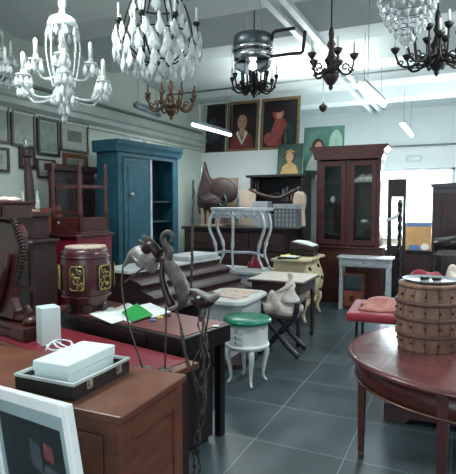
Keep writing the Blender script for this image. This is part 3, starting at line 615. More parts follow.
for x in (-.13, .13): obj('leg', MB().box(x-.02, x+.02, -.33, -.29, 0, .44), 'orange', ob)
# tall tapering post
tpost = thing('tall_post', 'tall tapering dark wooden bedpost with a silver cap', 'post', (ay(36, 180, 3.7).x+.03, 3.7, 0), 0)
obj('shaft', MB().lathe([(.07, 0), (.07, .3), (.06, .5), (.07, .9), (.062, 1.1), (.055, 1.4), (.045, 1.75), (.03, 2.0), (.038, 2.02), (.038, 2.05), (.02, 2.07)], (0, 0, 0), 14), 'mahog_dk', tpost)
obj('collar', MB().lathe([(.05, 1.985), (.062, 2.0), (.05, 2.02)], (0, 0, 0), 14), 'mahog_dk', tpost); obj('cap', MB().lathe([(.018, 2.07), (.03, 2.1), (.02, 2.13), (.024, 2.15), (0, 2.18)], (0, 0, 0), 12), 'tin', tpost, 0, 'silver cap'); tpost.rotation_euler = (0, R(-4), 0); tpost.scale = (1, 1, 1.045)
# black plant stand at left edge
sx_ = ay(2, 178, 4.05); bs = thing('plant_stand', 'tall black stand with moulded top at the left edge under the prints', 'stand', (sx_.x-.06, 4.05, 0))
obj('top', MB().box(-.2, .2, -.16, .16, 1.78, 1.82).box(-.17, .17, -.13, .13, 1.73, 1.78), 'ebony', bs, .006)
for x in (-.14, .14):
    for y in (-.1, .1): obj('leg', MB().tube([(x, y, 0), (x, y, 1.73)], .018), 'ebony', bs)
obj('lower_shelf', MB().box(-.16, .16, -.12, .12, .5, .53), 'ebony', bs)
# dark secretaire
e = ay(47, 280, 3.3).x-.14
se = thing('secretaire', 'dark panelled secretaire with a stepped top behind the carved stand', 'cabinet', (e, 3.3, 0), R(-2))
obj('body', MB().box(-.75, 0, 0, .26, .05, 1.24).box(-.7, -.03, .03, .24, 0, .05), 'mahog_dk', se, .005); obj('top', MB().box(-.78, .03, -.04, .28, 1.24, 1.275), 'mahog_dk', se, .008)
obj('front_panel', MB().box(-.68, -.07, -.014, 0, .85, 1.18).box(-.6, -.15, -.022, 0, .92, 1.12), 'ebony', se, .006)
obj('lower_drawer', MB().box(-.7, -.05, -.014, 0, .55, .8), 'ebony', se, .006)
obj('lid_edge', MB().box(-.76, .02, -.045, -.035, 1.25, 1.27), 'tin', se)
obj('upper_step', MB().box(-.75, -.09, .08, .26, 1.275, 1.48), 'mahog_dk', se, .006); obj('upper_cornice', MB().box(-.78, -.06, .05, .27, 1.48, 1.52), 'mahog_dk', se, .008)
bp = ay(10, 215, 3.36)
tag(obj('folded_paper', MB().heap(0, 0, 0, .12, .06, .05, 2), 'pinkcloth'), 'creased pinkish paper lying on the secretaire top', 'paper', (e-.3, 3.47, 1.521), .2)
for k, (x, lb) in enumerate(((-.33, 'slim clear glass bottle on the secretaire, nearer the left edge'), (-.14, 'slim clear glass bottle on the secretaire close to the tall post'))):
    t = thing('glass_bottle', lb, 'bottle', (e+x-.05, 3.53, 1.521), 0, 'bottles on the secretaire'); obj('glass', MB().lathe([(.022, 0), (.022, .1), (.009, .15), (.009, .2)], (0, 0, 0), 12), 'milk', t)
# red topped table
TA = R(-12)
rt = thing('red_table', 'wooden table with crimson leather top behind the walnut cabinet', 'table', (-2.12, 2.375, 0), TA)
obj('tabletop', MB().box(-.78, .76, -.235, .24, .66, .695), 'walnut', rt, .006); obj('leather_inset', MB().box(-.75, .69, -.215, .23, .695, .7), 'redleather', rt)
obj('end_panel', MB().box(.68, .71, -.2, .2, 0, .66), 'mahog_dk', rt); obj('end_panel', MB().box(-.74, -.71, -.2, .2, 0, .66), 'mahog_dk', rt)
obj('shelf', MB().box(-.71, .68, -.18, .2, .36, .385), 'mahog_dk', rt); obj('apron', MB().box(-.7, .67, .16, .19, .52, .66), 'mahog_dk', rt)
# writing desk
dk = thing('writing_desk', 'dark writing desk with red brown leather top and papers', 'desk', (-2.1, 2.94, 0), TA)
obj('tabletop', MB().box(-.82, .66, -.24, .25, .66, .78), 'ebony', dk, .008); obj('leather_inset', MB().box(-.78, .63, -.21, .25, .78, .784), 'brownleather', dk)
for x0, x1 in ((-.76, -.46), (.36, .62)):
    p = obj('pedestal', MB().box(x0, x1, -.2, .1, .04, .66).box(x0+.02, x1-.02, -.18, .08, 0, .04), 'ebony', dk, .005)
    for k in range(3): obj('drawer_front', MB().box(x0+.02, x1-.02, -.212, -.2, .08+.19*k, .25+.19*k), 'mahog_dk', p, .004)
for x in (.58, -.78): obj('leg', MB().box(x, x+.05, .17, .22, 0, .66), 'ebony', dk)
obj('drawer_front', MB().box(-.38, .34, -.25, -.238, .68, .76), 'ebony', dk, .004)
def ondesk(px, py): p = az(px, py, .785); return p
DZ = .785
def flat(name, lb, cat, px_, z, th, m):
    pts = [az(x, y, z) for x, y in px_]; c = sum(pts, Vector())/len(pts); q = [(p.x-c.x, p.y-c.y) for p in pts]
    return tag(obj(name, MB().slab(q, 0, th), m), lb, cat, (c.x, c.y, z), None, 'papers on the writing desk')
flat('paper_sheet', 'large white sheet under the green folder on the desk', 'paper', ((104, 313), (128, 303), (150, 313), (131, 323)), DZ, .002, 'paper')
flat('paper_sheet', 'white sheet at the left end of the papers near the drum stool', 'paper', ((89, 314), (112, 307), (130, 318), (112, 324)), DZ+.0022, .002, 'paper')
flat('paper_sheet', 'white sheet sticking out to the right behind the green folder', 'paper', ((137, 306), (150, 303), (171, 312), (152, 318)), DZ+.0045, .002, 'paper')
p = az(137, 312.5, .79); gf = thing('green_folder', 'bright green folder lying on the white papers on the desk', 'folder', (p.x, p.y, DZ+.012))
gq = [az(x, y, .8)-p for x, y in ((121.6, 312.4), (137, 303.5), (153, 315), (132, 321.5))]
obj('cover', MB().slab([(v_.x, v_.y) for v_ in gq], .002, .006), 'green', gf); obj('pages', MB().slab([(v_.x*.95, v_.y*.95) for v_ in gq], -.004, .002), 'paper', gf)
for k, (px, py, m, lb) in enumerate(((160, 318, 'yellowpaper', 'small yellow token beside the papers on the desk'), (168, 316, 'black', 'small black clip beside the papers on the desk'), (153, 321, 'blue', 'small blue cap beside the papers on the desk'), (216, 326, 'paper', 'small white card at the right end of the desk'))):
    p = ondesk(px, py); tag(obj('trinket', MB().box(-.022, .022, -.016, .016, 0, .012 if k < 3 else .003), m, None, .003), lb, 'trinket', (p.x, p.y, DZ), .4)
# drum stool on the desk
ds = thing('drum_stool', 'barrel shaped maroon stool with gilt carved panels standing on the desk', 'stool', (-2.59, 2.965, .7845), 0)
ds.location.z = .785; ds.scale = (.9, .9, .98)
pr = [(.155, .05), (.165, .06), (.17, .09), (.195, .12), (.215, .2), (.222, .28), (.215, .36), (.195, .42), (.198, .44), (.185, .475), (.165, .49)]
obj('body', MB().lathe(pr, (0, 0, 0), 36), 'maroon', ds); obj('seat', MB().lathe([(.165, .485), (.172, .495), (.168, .508), (0, .51)], (0, 0, 0), 32), 'lace', ds, 0, 'pale round seat')
for z, r in ((.125, .2), (.425, .197)): obj('moulding', MB().lathe([(r-.004, z-.01), (r+.008, z-.004), (r+.008, z+.004), (r-.004, z+.01)], (0, 0, 0), 36), 'maroon', ds)
for k in range(6):
    a = k*PI/3+.2; fm_ = MB(); fm_.T = Matrix.Rotation(a, 4, 'Z'); fm_.box(.12, .175, -.035, .035, 0, .07); obj('foot', fm_, 'mahog_dk', ds, .006)
for k in range(6):
    a = -PI/2+.38+k*PI/3
    P = MB(); P.T = Matrix.Rotation(a, 4, 'Z') @ Matrix.Translation((.2, 0, .275))
    P.box(.012, .024, -.066, .066, -.1, .1); pn = obj('carved_panel', P, 'ebony', ds, .01)
    G = MB(); G.T = Matrix.Rotation(a, 4, 'Z') @ Matrix.Translation((.2, 0, .275)); rr = random.Random(k)
    G.tube([(.025, .058*sx, .09*sz) for sx, sz in ((-1, -.8), (-1, .8), (-.8, 1), (.8, 1), (1, .8), (1, -.8), (.8, -1), (-.8, -1), (-1, -.8))], .005, 5)
    for q in range(7):
        y, z = rr.uniform(-.03, .03), -.07+.023*q; s_ = rr.uniform(.012, .022)
        G.tube([(.026, y+s_*1.3*math.cos(t), z+s_*math.sin(t)) for t in [rr.uniform(0, 3)+.7*j for j in range(8)]], .0055, 5)
    obj('gilt_carving', G, 'gold', pn)
# walnut cabinet in front
wcab = thing('walnut_cabinet', 'large walnut cabinet with panelled end in the left foreground', 'cabinet', (-1.06, 1.375, 0), R(1.5))
obj('body', MB().box(-1.5, -.02, .02, .47, 0, .82), 'walnut', wcab, .004); obj('top', MB().box(-1.53, 0, 0, .49, .82, .85), 'walnut', wcab, .006)
obj('front_panel', MB().box(-.72, -.09, .012, .02, .1, .76), 'walnut', wcab, .006)
obj('end_panel', MB().box(-.022, -.012, .02, .09, .0, .82).box(-.022, -.012, .4, .47, 0, .82).box(-.022, -.012, .09, .4, .72, .82).box(-.022, -.012, .09, .4, 0, .1), 'walnut', wcab, .003)
# flight case and frosted block
fc = thing('flight_case', 'black hard case with silver rim and two latches, open on the walnut cabinet', 'case', (-1.31, 1.415, .851), R(1))
o = MB().box(-.3, -.295, 0, .36, 0, .062).box(-.005, 0, 0, .36, 0, .062).box(-.295, -.005, 0, .005, 0, .062).box(-.295, -.005, .355, .36, 0, .062).box(-.295, -.005, .005, .355, 0, .03)
obj('shell', o, 'black', fc); obj('rim', MB().box(-.303, -.292, -.003, .363, .056, .067).box(-.008, .003, -.003, .363, .056, .067).box(-.292, -.008, -.003, .008, .056, .067).box(-.292, -.008, .352, .363, .056, .067), 'alu', fc)
obj('lining', MB().box(-.29, -.01, .01, .35, .03, .034), 'alu', fc)
for y in (.09, .28):
    l = obj('latch', MB().box(0, .006, y-.018, y+.018, .02, .06), 'chrome', fc, .002); obj('latch_tongue', MB().box(.006, .011, y-.009, y+.009, .03, .064), 'chrome', l, .002)
fb = thing('frosted_block', 'white frosted plastic block lying in the open black case', 'block', (-1.465, 1.6, .886), R(3))
obj('tray', MB().box(-.085, .085, -.15, .155, 0, .04), 'frost', fb, .004); obj('lid', MB().box(-.09, .09, -.155, .16, .04, .085), 'frost', fb, .006)
obj('divider', MB().box(-.087, .087, -.02, .02, .012, .024), 'frost', fb)
# cable
C_ = [az(x, y, .857) for x, y in ((46, 351), (52, 344), (60, 340), (69, 342), (72, 347), (64, 349), (56, 347), (54, 343), (62, 345), (68, 349), (60, 352), (50, 350), (47, 346))]
tag(obj('white_cable', MB().tube([(p.x, p.y, p.z+.005+.005*math.sin(k*.35)) for k, p in enumerate(smooth_pts(C_, 6))], .006, 6), 'whitepaint'), 'tangle of white cable behind the black case', 'cable')
# frosted square vase
v = az(43, 345, .7); sv = thing('square_vase', 'tall square frosted white vase on the red topped table', 'vase', (v.x, v.y+.05, .701), R(62))
vs = MB(); vs.box(-.06, .06, -.06, .06, 0, .012).box(-.06, -.054, -.06, .06, .012, .24).box(.054, .06, -.06, .06, .012, .24).box(-.054, .054, -.06, -.054, .012, .24).box(-.054, .054, .054, .06, .012, .24)
obj('body', vs, 'frost', sv, .002); obj('inner_fill', MB().box(-.053, .053, -.053, .053, .013, .215), 'frost', sv)
# carved mahogany stand at the left edge
cs = thing('carved_stand', 'carved mahogany mirror stand with scrolled support at the left edge', 'stand', (-2.72, 2.42, .7005), TA)
YY = 2.38
obj('base', MB().box(-.5, .22, -.07, .11, 0, .05).box(-.48, .2, -.05, .09, .05, .09), 'mahog', cs, .008)
obj('base_block', MB().box(.06, .22, -.085, .12, 0, .1), 'mahog', cs, .012)
obj('scroll_foot', MB().tube(smooth_pts([(-.2, .02, .13), (-.05, .02, .12), (.07, .02, .13), (.12, .02, .17), (.09, .02, .21), (.05, .02, .19)]), [.04-.001*k for k in range(31)], 10), 'mahog', cs)
obj('scroll_knob', MB().ball((.17, .0, .125), (.05, .06, .035), 14, 8), 'mahog', cs)
sp_ = [(-.36, .1), (-.02, .1), (.0, .17), (-.05, .25), (-.02, .36), (.04, .48), (.08, .6), (.08, .7), (.02, .77), (-.06, .78), (-.36, .8)]
obj('support_panel', MB().prism(sp_, -.02, .05, 'y'), 'mahog', cs, .015)
obj('diagonal_brace', MB().tube([(-.22, -.035, .14), (-.12, -.05, .3), (-.05, -.045, .45), (-.02, -.04, .56)], [.03, .034, .03, .022], 8, .6), 'mahog', cs)
lf = MB()
for k in range(22):
    t = k/21; q = Vector((.02+.1*math.sin(PI*t*.95), -.02, .78-.42*t)); lf.T = Matrix.Translation(q) @ Matrix.Rotation(R(-60+90*t), 4, 'Y'); lf.ball((0, 0, 0), (.034, .022, .016), 10, 6)
lf.T = Matrix(); obj('carved_leaf_edge', lf, 'bronze', cs)
obj('drawer_shelf', MB().box(-.5, .02, -.08, .12, .8, .9).box(-.52, .04, -.1, .14, .9, .92), 'mahog', cs, .006)
obj('drawer', MB().box(-.4, -.02, -.09, -.078, .815, .885), 'mahog_dk', cs, .004)
tag(obj('open_booklet', MB().heap(0, 0, 0, .1, .06, .035, 6), 'lace'), 'pale open booklet lying on the carved stand drawer shelf', 'booklet', (-2.82, 2.44, 1.622), .25)
# white picture frame leaning on the cabinet
pfm = thing('picture_frame', 'white picture frame with grey mount leaning in the left foreground', 'picture', (0, 0, 0), 0)
TR_ = Vector((0, 0, EYE))+ray(69, 405)*1.4; v_ = (ray(80, 474)-ray(69, 405)).normalized(); u_ = Vector((-.93, .33, -.16)); u_ = (u_-v_*u_.dot(v_)).normalized()
fw_, fh_ = .62, .93; X_, Z_ = -u_, -v_; Yn = Z_.cross(X_); org = TR_+u_*fw_/2+v_*fh_
pfm.matrix_world = Matrix.Translation(org) @ Matrix((X_, Yn, Z_)).transposed().to_4x4(); w2, hh, f_ = fw_/2, fh_, .04
obj('frame', MB().box(-w2, -w2+f_, -.012, .012, 0, hh).box(w2-f_, w2, -.012, .012, 0, hh).box(-w2+f_, w2-f_, -.012, .012, 0, f_).box(-w2+f_, w2-f_, -.012, .012, hh-f_, hh), 'whiteframe', pfm, .004)
obj('mount', MB().box(-w2+f_, w2-f_, -.006, .006, f_, hh-f_), 'mount', pfm)
pc = MB().box(-w2+.08, w2-.075, -.008, -.005, .09, hh-.085)
pol(pc, [(.1, .74), (.17, .73), (.17, .78), (.11, .79)], -.0085, 1); pol(pc, [(.08, .66), (.2, .63), (.2, .71), (.1, .72)], -.0085, 2); pol(pc, [(.0, .7), (.08, .68), (.08, .77), (.01, .79)], -.0085, 2)
obj('picture', pc, ['photo_dk', 'oil_pink', 'grey'], pfm)
obj('glazing', MB().box(-w2+f_, w2-f_, -.0105, -.0095, f_, hh-f_), 'pane', pfm)
# ------------------------------------------------------------------ metal bird sculptures
def P_(x, y, Y, dy=0): p = ay(x, y, Y); return Vector((p.x, p.y+dy, p.z))
def birdleg(parent, pts, Y, r=.007): obj('leg', MB().tube(smooth_pts([P_(*p, Y) for p in pts], 5), r, 7), 'rust', parent)
Y1 = 2.2
b1 = thing('bird_sculpture', 'weathered metal crested bird with head bent down on thin legs', 'sculpture', P_(143, 369, Y1)); O1 = b1.location.copy()
def rel(o, mb): mb.T = Matrix.Translation(-o.location); return mb
q_ = [(123, 267, .007), (128, 261, .018), (134, 255, .042), (140, 254, .066), (146, 258, .08), (150, 263, .07), (152, 269, .04), (152, 273, .01)]
sp_q = smooth_pts([P_(x, y, Y1) for x, y, _ in q_], 5); rs_ = [q_[min(k//5, 7)][2]*(1-(k % 5)/5)+q_[min(k//5+1, 7)][2]*(k % 5)/5 for k in range(len(sp_q))]
B = rel(b1, MB()); B.tube(sp_q, rs_, 14, .75); obj('body', B, 'pale_metal', b1)
B = rel(b1, MB()); B.tube(smooth_pts([P_(146, 250, Y1-.05), P_(151, 246, Y1-.06), P_(156, 250, Y1-.06), P_(158, 258, Y1-.05)], 6), [.032, .033, .034, .034, .034, .034, .033, .033, .032, .031, .03, .03, .03, .03, .029, .027, .024, .02, .012], 12, .8); obj('neck', B, 'bronze', b1)
B = rel(b1, MB()); B.prism([(-.02, 0), (.02, .0), (.0, .1)], -.004, .004, 'y') if False else B.tube([P_(134, 256, Y1-.055), P_(141, 262, Y1-.075), P_(148, 271, Y1-.06)], [.012, .03, .01], 10, .3); obj('wing', B, 'pale_metal', b1)
B = rel(b1, MB())
for k, (x, y) in enumerate(((141, 240), (145, 235), (149, 237), (152, 240), (143, 245))): B.tube([P_(148, 248, Y1, .004*k), P_(x, y, Y1, .01*k-.02)], [.008, .012], 5)
obj('crest', B, 'rust', b1)
B = rel(b1, MB()); B.tube([P_(160, 262, Y1), P_(163, 256, Y1), P_(162, 250, Y1)], [.012, .012, .004], 6); obj('beak', B, 'bronze', b1)
B = rel(b1, MB()); B.tube(smooth_pts([P_(123, 266, Y1), P_(122, 290, Y1), P_(129, 325, Y1), P_(143, 369, Y1)], 6), .005, 7); obj('leg', B, 'rust', b1)
B = rel(b1, MB()); B.tube(smooth_pts([P_(124, 283, Y1), P_(134, 275, Y1), P_(143, 268, Y1)], 6), .005, 7); obj('branch', B, 'rust', b1)
B = rel(b1, MB()); B.tube(smooth_pts([P_(150, 262, Y1), P_(146, 268, Y1), P_(140, 270, Y1)], 4), .006, 6); obj('foot', B, 'rust', b1)
B = MB(); B.lathe([(.05, -.003), (.05, .006), (0, .008)], (0, 0, 0), 14); obj('base', B, 'rust', b1)
b1.location.z += .0; 
Y2 = 2.15
b2 = thing('crane_sculpture', 'weathered metal crane with hooked neck and long folded wing', 'sculpture', P_(165, 370, Y2))
B = rel(b2, MB()); B.tube(smooth_pts([P_(168, 262, Y2), P_(170, 250, Y2), P_(164, 243, Y2), P_(163, 236, Y2), P_(168, 232, Y2), P_(173, 236, Y2), P_(171, 242, Y2)], 6), [.02-.0003*k for k in range(37)], 9); obj('neck', B, 'rust', b2)
B = rel(b2, MB()); B.tube(smooth_pts([P_(164, 256, Y2), P_(172, 268, Y2), P_(181, 285, Y2), P_(183, 302, Y2), P_(177, 310, Y2)], 6), [.024, .03, .036, .04, .044, .048, .052, .055, .057, .058, .058, .057, .056, .055, .053, .05, .047, .044, .04, .036, .032, .028, .022, .016, .01], 12, .5); obj('wing', B, 'rust', b2)
B = rel(b2, MB()); B.tube(smooth_pts([P_(163, 258, Y2-.03), P_(162, 275, Y2-.03), P_(166, 292, Y2-.03), P_(172, 306, Y2-.03)], 6), [.012+.0006*k for k in range(19)], 8); obj('feather_edge', B, 'bronze', b2)
for q in (((166, 300), (166, 330), (165, 370)), ((176, 308), (183, 335), (186, 360), (188, 367))):
    B = rel(b2, MB()); B.tube(smooth_pts([P_(x, y, Y2) for x, y in q], 6), .005, 7); obj('leg', B, 'rust', b2)
B = rel(b2, MB()); B.tube(smooth_pts([P_(157, 262, Y2), P_(159, 254, Y2), P_(165, 249, Y2), P_(168, 256, Y2)], 5), .012, 7); obj('second_head', B, 'bronze', b2)
B = MB(); B.lathe([(.04, -.003), (.04, .006), (0, .008)], (0, 0, 0), 14); obj('base', B, 'rust', b2)
Y3 = 2.28
b3 = thing('bird_stand', 'tall rusty twisted metal stand with a white beaked bird on a stem', 'sculpture', (P_(196, 472, Y3).x, Y3, 0))
B = rel(b3, MB()); st_ = [P_(196, 472, Y3), P_(197, 450, Y3), P_(200, 420, Y3), P_(203, 390, Y3), P_(205, 360, Y3), P_(203, 330, Y3), P_(200, 305, Y3), P_(192, 290, Y3), P_(192, 250, Y3), P_(193, 215, Y3), P_(193, 180, Y3)]
sp3 = smooth_pts(st_, 14); rr3 = random.Random(3)
for s_ in (0, 2.1, 4.2):
    B.tube([p+Vector((math.cos(k*.16+s_)*(.019+.008*math.sin(k*.4+s_)), math.sin(k*.16+s_)*.015, 0))*(1 if k < 84 else .25) for k, p in enumerate(sp3)], [((.004 if s_ else .006) if k < 84 else .0035)+.0014*math.sin(k*1.3+s_*2) for k in range(len(sp3))], 6)
for k in range(4, 84, 9): B.ball(sp3[k]+Vector((rr3.uniform(-.02, .02), 0, 0)), (.012, .01, .02), 8, 6)
for k in range(86, len(sp3), 5): B.ball(sp3[k], (.007, .007, .014), 6, 4)
B.tube([(sp3[0].x, Y3, 0), sp3[0]], .013, 8); obj('twisted_stem', B, 'rust', b3)
B = rel(b3, MB()); B.lathe([(.1, .001), (.1, .02), (.03, .035), (0, .035)], (sp3[0].x, Y3, 0), 20); obj('base', B, 'tin', b3)
B = rel(b3, MB()); B.tube(smooth_pts([P_(180, 322, Y3), P_(184, 350, Y3), P_(196, 380, Y3), P_(203, 400, Y3)], 6), .0055, 7); B.tube(smooth_pts([P_(210, 305, Y3), P_(204, 340, Y3), P_(193, 365, Y3), P_(198, 400, Y3)], 6), .005, 7); obj('side_stem', B, 'rust', b3)
B = rel(b3, MB()); B.tube(smooth_pts([P_(191, 300, Y3), P_(200, 303, Y3), P_(209, 300, Y3), P_(213, 293, Y3)], 6), [.012+.0035*min(k, 9) if k < 12 else .043-.0035*(k-12) for k in range(19)], 12, .8); obj('body', B, 'bronze', b3)
B = rel(b3, MB()); B.tube(smooth_pts([P_(186, 290, Y3-.02), P_(196, 291, Y3-.02), P_(206, 296, Y3-.02), P_(213, 298, Y3-.02), P_(220, 294, Y3-.02)], 6), [.01+.0013*k for k in range(18)]+[.033-.003*k for k in range(7)], 10, .7); obj('wing', B, 'pale_metal', b3)
# ------------------------------------------------------------------ right side
TC = (.085, 3.06)
dt = thing('round_table', 'polished red mahogany table with rounded top and tapered legs in the right foreground', 'table', (TC[0], TC[1], 0))
obj('tabletop', MB().lathe([(.655, .722), (.675, .73), (.678, .742), (.668, .752), (.64, .757), (0, .757)], (0, 0, 0), 64), 'tablered', dt)
obj('apron', MB().lathe([(.615, .6), (.635, .605), (.635, .722)], (0, 0, 0), 64), 'mahog', dt)
obj('brass_edge', MB().lathe([(.63, .596), (.642, .6), (.642, .607), (.63, .61)], (0, 0, 0), 64), 'brass', dt)
for a in (176, 258, 348, 78):
    x, y = .61*math.cos(R(a)), .61*math.sin(R(a)); l = MB(); l.T = Matrix.Translation((x, y, 0)) @ Matrix.Rotation(R(a), 4, 'Z')
    l.box(-.016, .016, -.016, .016, .04, .3, 1.25); l.box(-.02, .02, -.02, .02, .3, .72, 1.35); l = obj('leg', l, 'mahog', dt, .003)
    c = MB(); c.lathe([(.017, .0), (.019, .03), (.017, .042)], (x, y, 0), 10); obj('foot_cap', c, 'brass', l)
br = thing('barrel_box', 'slatted straw brown barrel box with cane hoops standing on the round table', 'barrel', (-.155, 3.12, .758))
prb = [(.165, 0), (.176, .1), (.18, .19), (.174, .29), (.16, .37)]
sg = MB()
for k in range(16):
    a0, a1 = 2*PI*k/16+.012, 2*PI*(k+1)/16-.012; P0 = [(r*math.cos(a0), r*math.sin(a0), z) for r, z in prb]; P1 = [(r*math.cos(a1), r*math.sin(a1), z) for r, z in prb]
    I0 = [(x*.94, y*.94, z) for x, y, z in P0]; I1 = [(x*.94, y*.94, z) for x, y, z in P1]
    V = [[sg.v(p) for p in L_] for L_ in (P0, P1, I1, I0)]
    for i in range(4):
        for j in range(4): sg.face([V[i][j], V[(i+1) % 4][j], V[(i+1) % 4][j+1], V[i][j+1]])
    sg.face([V[i][0] for i in range(4)]); sg.face([V[i][4] for i in range(4)])
obj('slats', sg, 'rattan', br)
obj('inner_liner', MB().lathe([(.15, .002), (.165, .19), (.15, .365)], (0, 0, 0), 28), 'rattan_dk', br)
for z, r in ((.09, .177), (.185, .182), (.275, .178)): obj('hoop', MB().lathe([(r-.006, z-.014), (r+.006, z-.01), (r+.007, z+.01), (r-.006, z+.014)], (0, 0, 0), 36), 'rattan_dk', br)
ST = MB()
for z, r in ((.045, .172), (.14, .18), (.23, .179), (.32, .171)):
    for k in range(14): ST.ball((r*math.cos(.2+k*PI/7), r*math.sin(.2+k*PI/7), z), .008, 6, 4)
obj('studs', ST, 'studs', br)['kind'] = 'stuff'
obj('lid', MB().lathe([(.165, .36), (.17, .372), (.165, .385), (.1, .39), (0, .39)], (0, 0, 0), 36), 'rattan', br)
ti = thing('tin_tray', 'round dull tin tray with two dark clasps lying on top of the barrel box', 'tray', (-.15, 3.12, 1.149))
obj('dish', MB().lathe([(.0, .0), (.135, .0), (.152, .014), (.147, .016), (.13, .006), (0, .006)], (0, 0, 0), 36), 'tin', ti)
for x in (-.045, .02): obj('clasp', MB().tube([(x, -.02, .012), (x+.02, .0, .014), (x+.035, .03, .012)], .012, 6), 'iron', ti)
lc = thing('low_chest', 'dark low chest on a plinth under the round table', 'chest', (-.02, 3.76, 0), R(2))
obj('body', MB().box(-.42, .5, 0, .5, .14, .5), 'ebony', lc, .006); obj('plinth', MB().prism([(-.45, 0), (-.3, 0), (-.26, .04), (.34, .04), (.38, 0), (.53, 0), (.53, .14), (-.45, .14)], -.03, .53, 'y'), 'mahog_dk', lc, .006); obj('top', MB().box(-.44, .52, -.02, .52, .5, .53), 'ebony', lc, .006)
rcab = thing('dark_cabinet', 'tall dark cabinet against the light at the right edge', 'cabinet', (.26, 6.0, 0))
obj('body', MB().box(-.54, .6, 0, .5, .08, 1.78).box(-.5, .56, .03, .47, 0, .08), 'ebony', rcab, .006); obj('cornice', MB().prism([(-.54, 1.78), (-.57, 1.82), (-.2, 1.84), (.03, 1.93), (.26, 1.84), (.63, 1.82), (.6, 1.78)], -.03, .5, 'y'), 'ebony', rcab)
for s in (0, 1):
    d = obj('door', MB().box(-.52+.56*s, .02+.56*s, -.016, 0, .14, 1.72).box(-.44+.56*s, -.06+.56*s, -.024, 0, .24, 1.62), 'mahog_dk', rcab, .005); obj('knob', MB().ball((-.02+.1*s, -.03, .95), .016, 10, 6), 'brass', d)
ac = thing('leather_armchair', 'dark leather armchair seen from behind beyond the barrel box', 'armchair', (.25, 5.08, 0), R(2))
obj('backrest', MB().box(-.5, .5, -.16, .1, .3, 1.2, .92), 'ebony', ac, .07); obj('back_roll', MB().tube([(-.46, -.03, 1.2), (-.2, -.04, 1.24), (.2, -.04, 1.24), (.46, -.03, 1.2)], [.07, .09, .09, .07], 12), 'ebony', ac)
obj('seat', MB().box(-.4, .4, .08, .7, .22, .46), 'ebony', ac, .05)
for s in (-1, 1): obj('armrest', MB().box(.46*s-.09, .46*s+.09, .0, .72, .1, .66), 'ebony', ac, .06)
for x in (-.42, .42):
    for y in (-.08, .64): obj('foot', MB().lathe([(.02, 0), (.035, .1), (.03, .3)], (x, y, 0), 10), 'mahog_dk', ac)
rtb = thing('small_table', 'dark small table holding the red and white cloths in front of the armchair', 'table', (-.15, 4.45, 0), R(3))
obj('tabletop', MB().box(-.22, .24, -.17, .17, .93, .96), 'ebony', rtb, .008)
for x in (-.18, .2):
    for y in (-.13, .13): obj('leg', MB().lathe([(.016, 0), (.026, .3), (.018, .34), (.028, .7), (.026, .93)], (x, y, 0), 10), 'ebony', rtb)
tag(obj('red_cloth', MB().heap(0, 0, 0, .11, .1, .12, 9), 'redseat'), 'crumpled dark red cloth on the small dark table by the barrel box', 'cloth', (-.24, 4.44, .961))
tag(obj('white_cloth', MB().heap(0, 0, 0, .07, .12, .17, 2), 'whitecloth'), 'white cloth catching the window light on the small dark table', 'cloth', (-.02, 4.45, .961))
# things against the window
sm = thing('mirror_frame', 'dark upright frame with a pale pane standing before the window', 'mirror', (-.97, 8.85, 0))
obj('frame', MB().box(-.15, -.08, -.02, .03, 0, 2.02).box(.1, .15, -.02, .03, 0, 2.02).box(-.08, .1, -.02, .03, 1.72, 2.02).box(-.08, .1, -.02, .03, 0, .9), 'ebony', sm, .008); obj('pane', MB().box(-.08, .1, .0, .006, .9, 1.72), 'pane', sm)
for x in (-.13, .13): obj('foot', MB().box(x-.03, x+.03, -.18, .18, 0, .05), 'ebony', sm, .01)
tw = thing('twisted_post', 'dark barley twist standing lamp post beside the silver console', 'lamp', (ay(399, 260, 8.1).x, 8.1, 0))
T = MB()
for s_ in (0, PI): T.tube([(.018*math.cos(z*22+s_), .018*math.sin(z*22+s_), .08+z) for z in [k*.03 for k in range(50)]], .02, 6)
obj('twisted_stem', T, 'ebony', tw); obj('base', MB().lathe([(.14, 0), (.14, .03), (.06, .06), (.03, .1)], (0, 0, 0), 20), 'ebony', tw); obj('bracket', MB().tube(smooth_pts([(0, 0, 1.45), (-.1, -.02, 1.38), (-.2, -.03, 1.34)]), .025, 8), 'offwhite', tw); obj('finial', MB().lathe([(.03, 1.54), (.045, 1.6), (.02, 1.66), (0, 1.68)], (0, 0, 0), 14), 'ebony', tw)
wt = thing('display_table', 'low dark table under the window with cardboard boxes', 'table', (-.75, 9.55, 0))
obj('tabletop', MB().box(-.5, .62, -.25, .25, .74, .78), 'ebony', wt, .006)
obj('front_panel', MB().box(-.46, .58, -.2, -.18, .05, .74), 'mahog_dk', wt)
for x in (-.44, .56):
    for y in (-.2, .2): obj('leg', MB().box(x-.03, x+.03, y-.03, y+.03, 0, .74), 'ebony', wt)
crate('cardboard_box', 'tan cardboard box with a blue and white label under the window', 'box', (-.66, 9.5, .781), .44, .3, .42, 'cardboard')
tag(obj('label_card', MB().box(-.08, .08, -.003, 0, 0, .09), 'blue'), 'blue card leaning on the tan cardboard box', 'card', (-.72, 9.33, .782))
tag(obj('white_card', MB().ball((0, 0, .06), (.07, .003, .06), 16, 8), 'paper'), 'white oval card leaning on the tan cardboard box', 'card', (-.54, 9.335, .782))
crate('cardboard_box', 'small tan box at the right end of the table under the window', 'box', (-.25, 9.52, .781), .22, .26, .36, 'cardboard')
tag(obj('blue_tray', MB().box(-.22, .22, -.14, .14, 0, .03).box(-.22, .22, -.14, -.13, .03, .06).box(-.22, .22, .13, .14, .03, .06), 'blue', None, .003), 'flat blue tray on top of the labelled cardboard box', 'tray', (-.66, 9.5, 1.206))
el = thing('emergency_light', 'small pale emergency light box on the wall above the window', 'lamp', (ay(414, 161, 10.09).x, YB, 2.42))
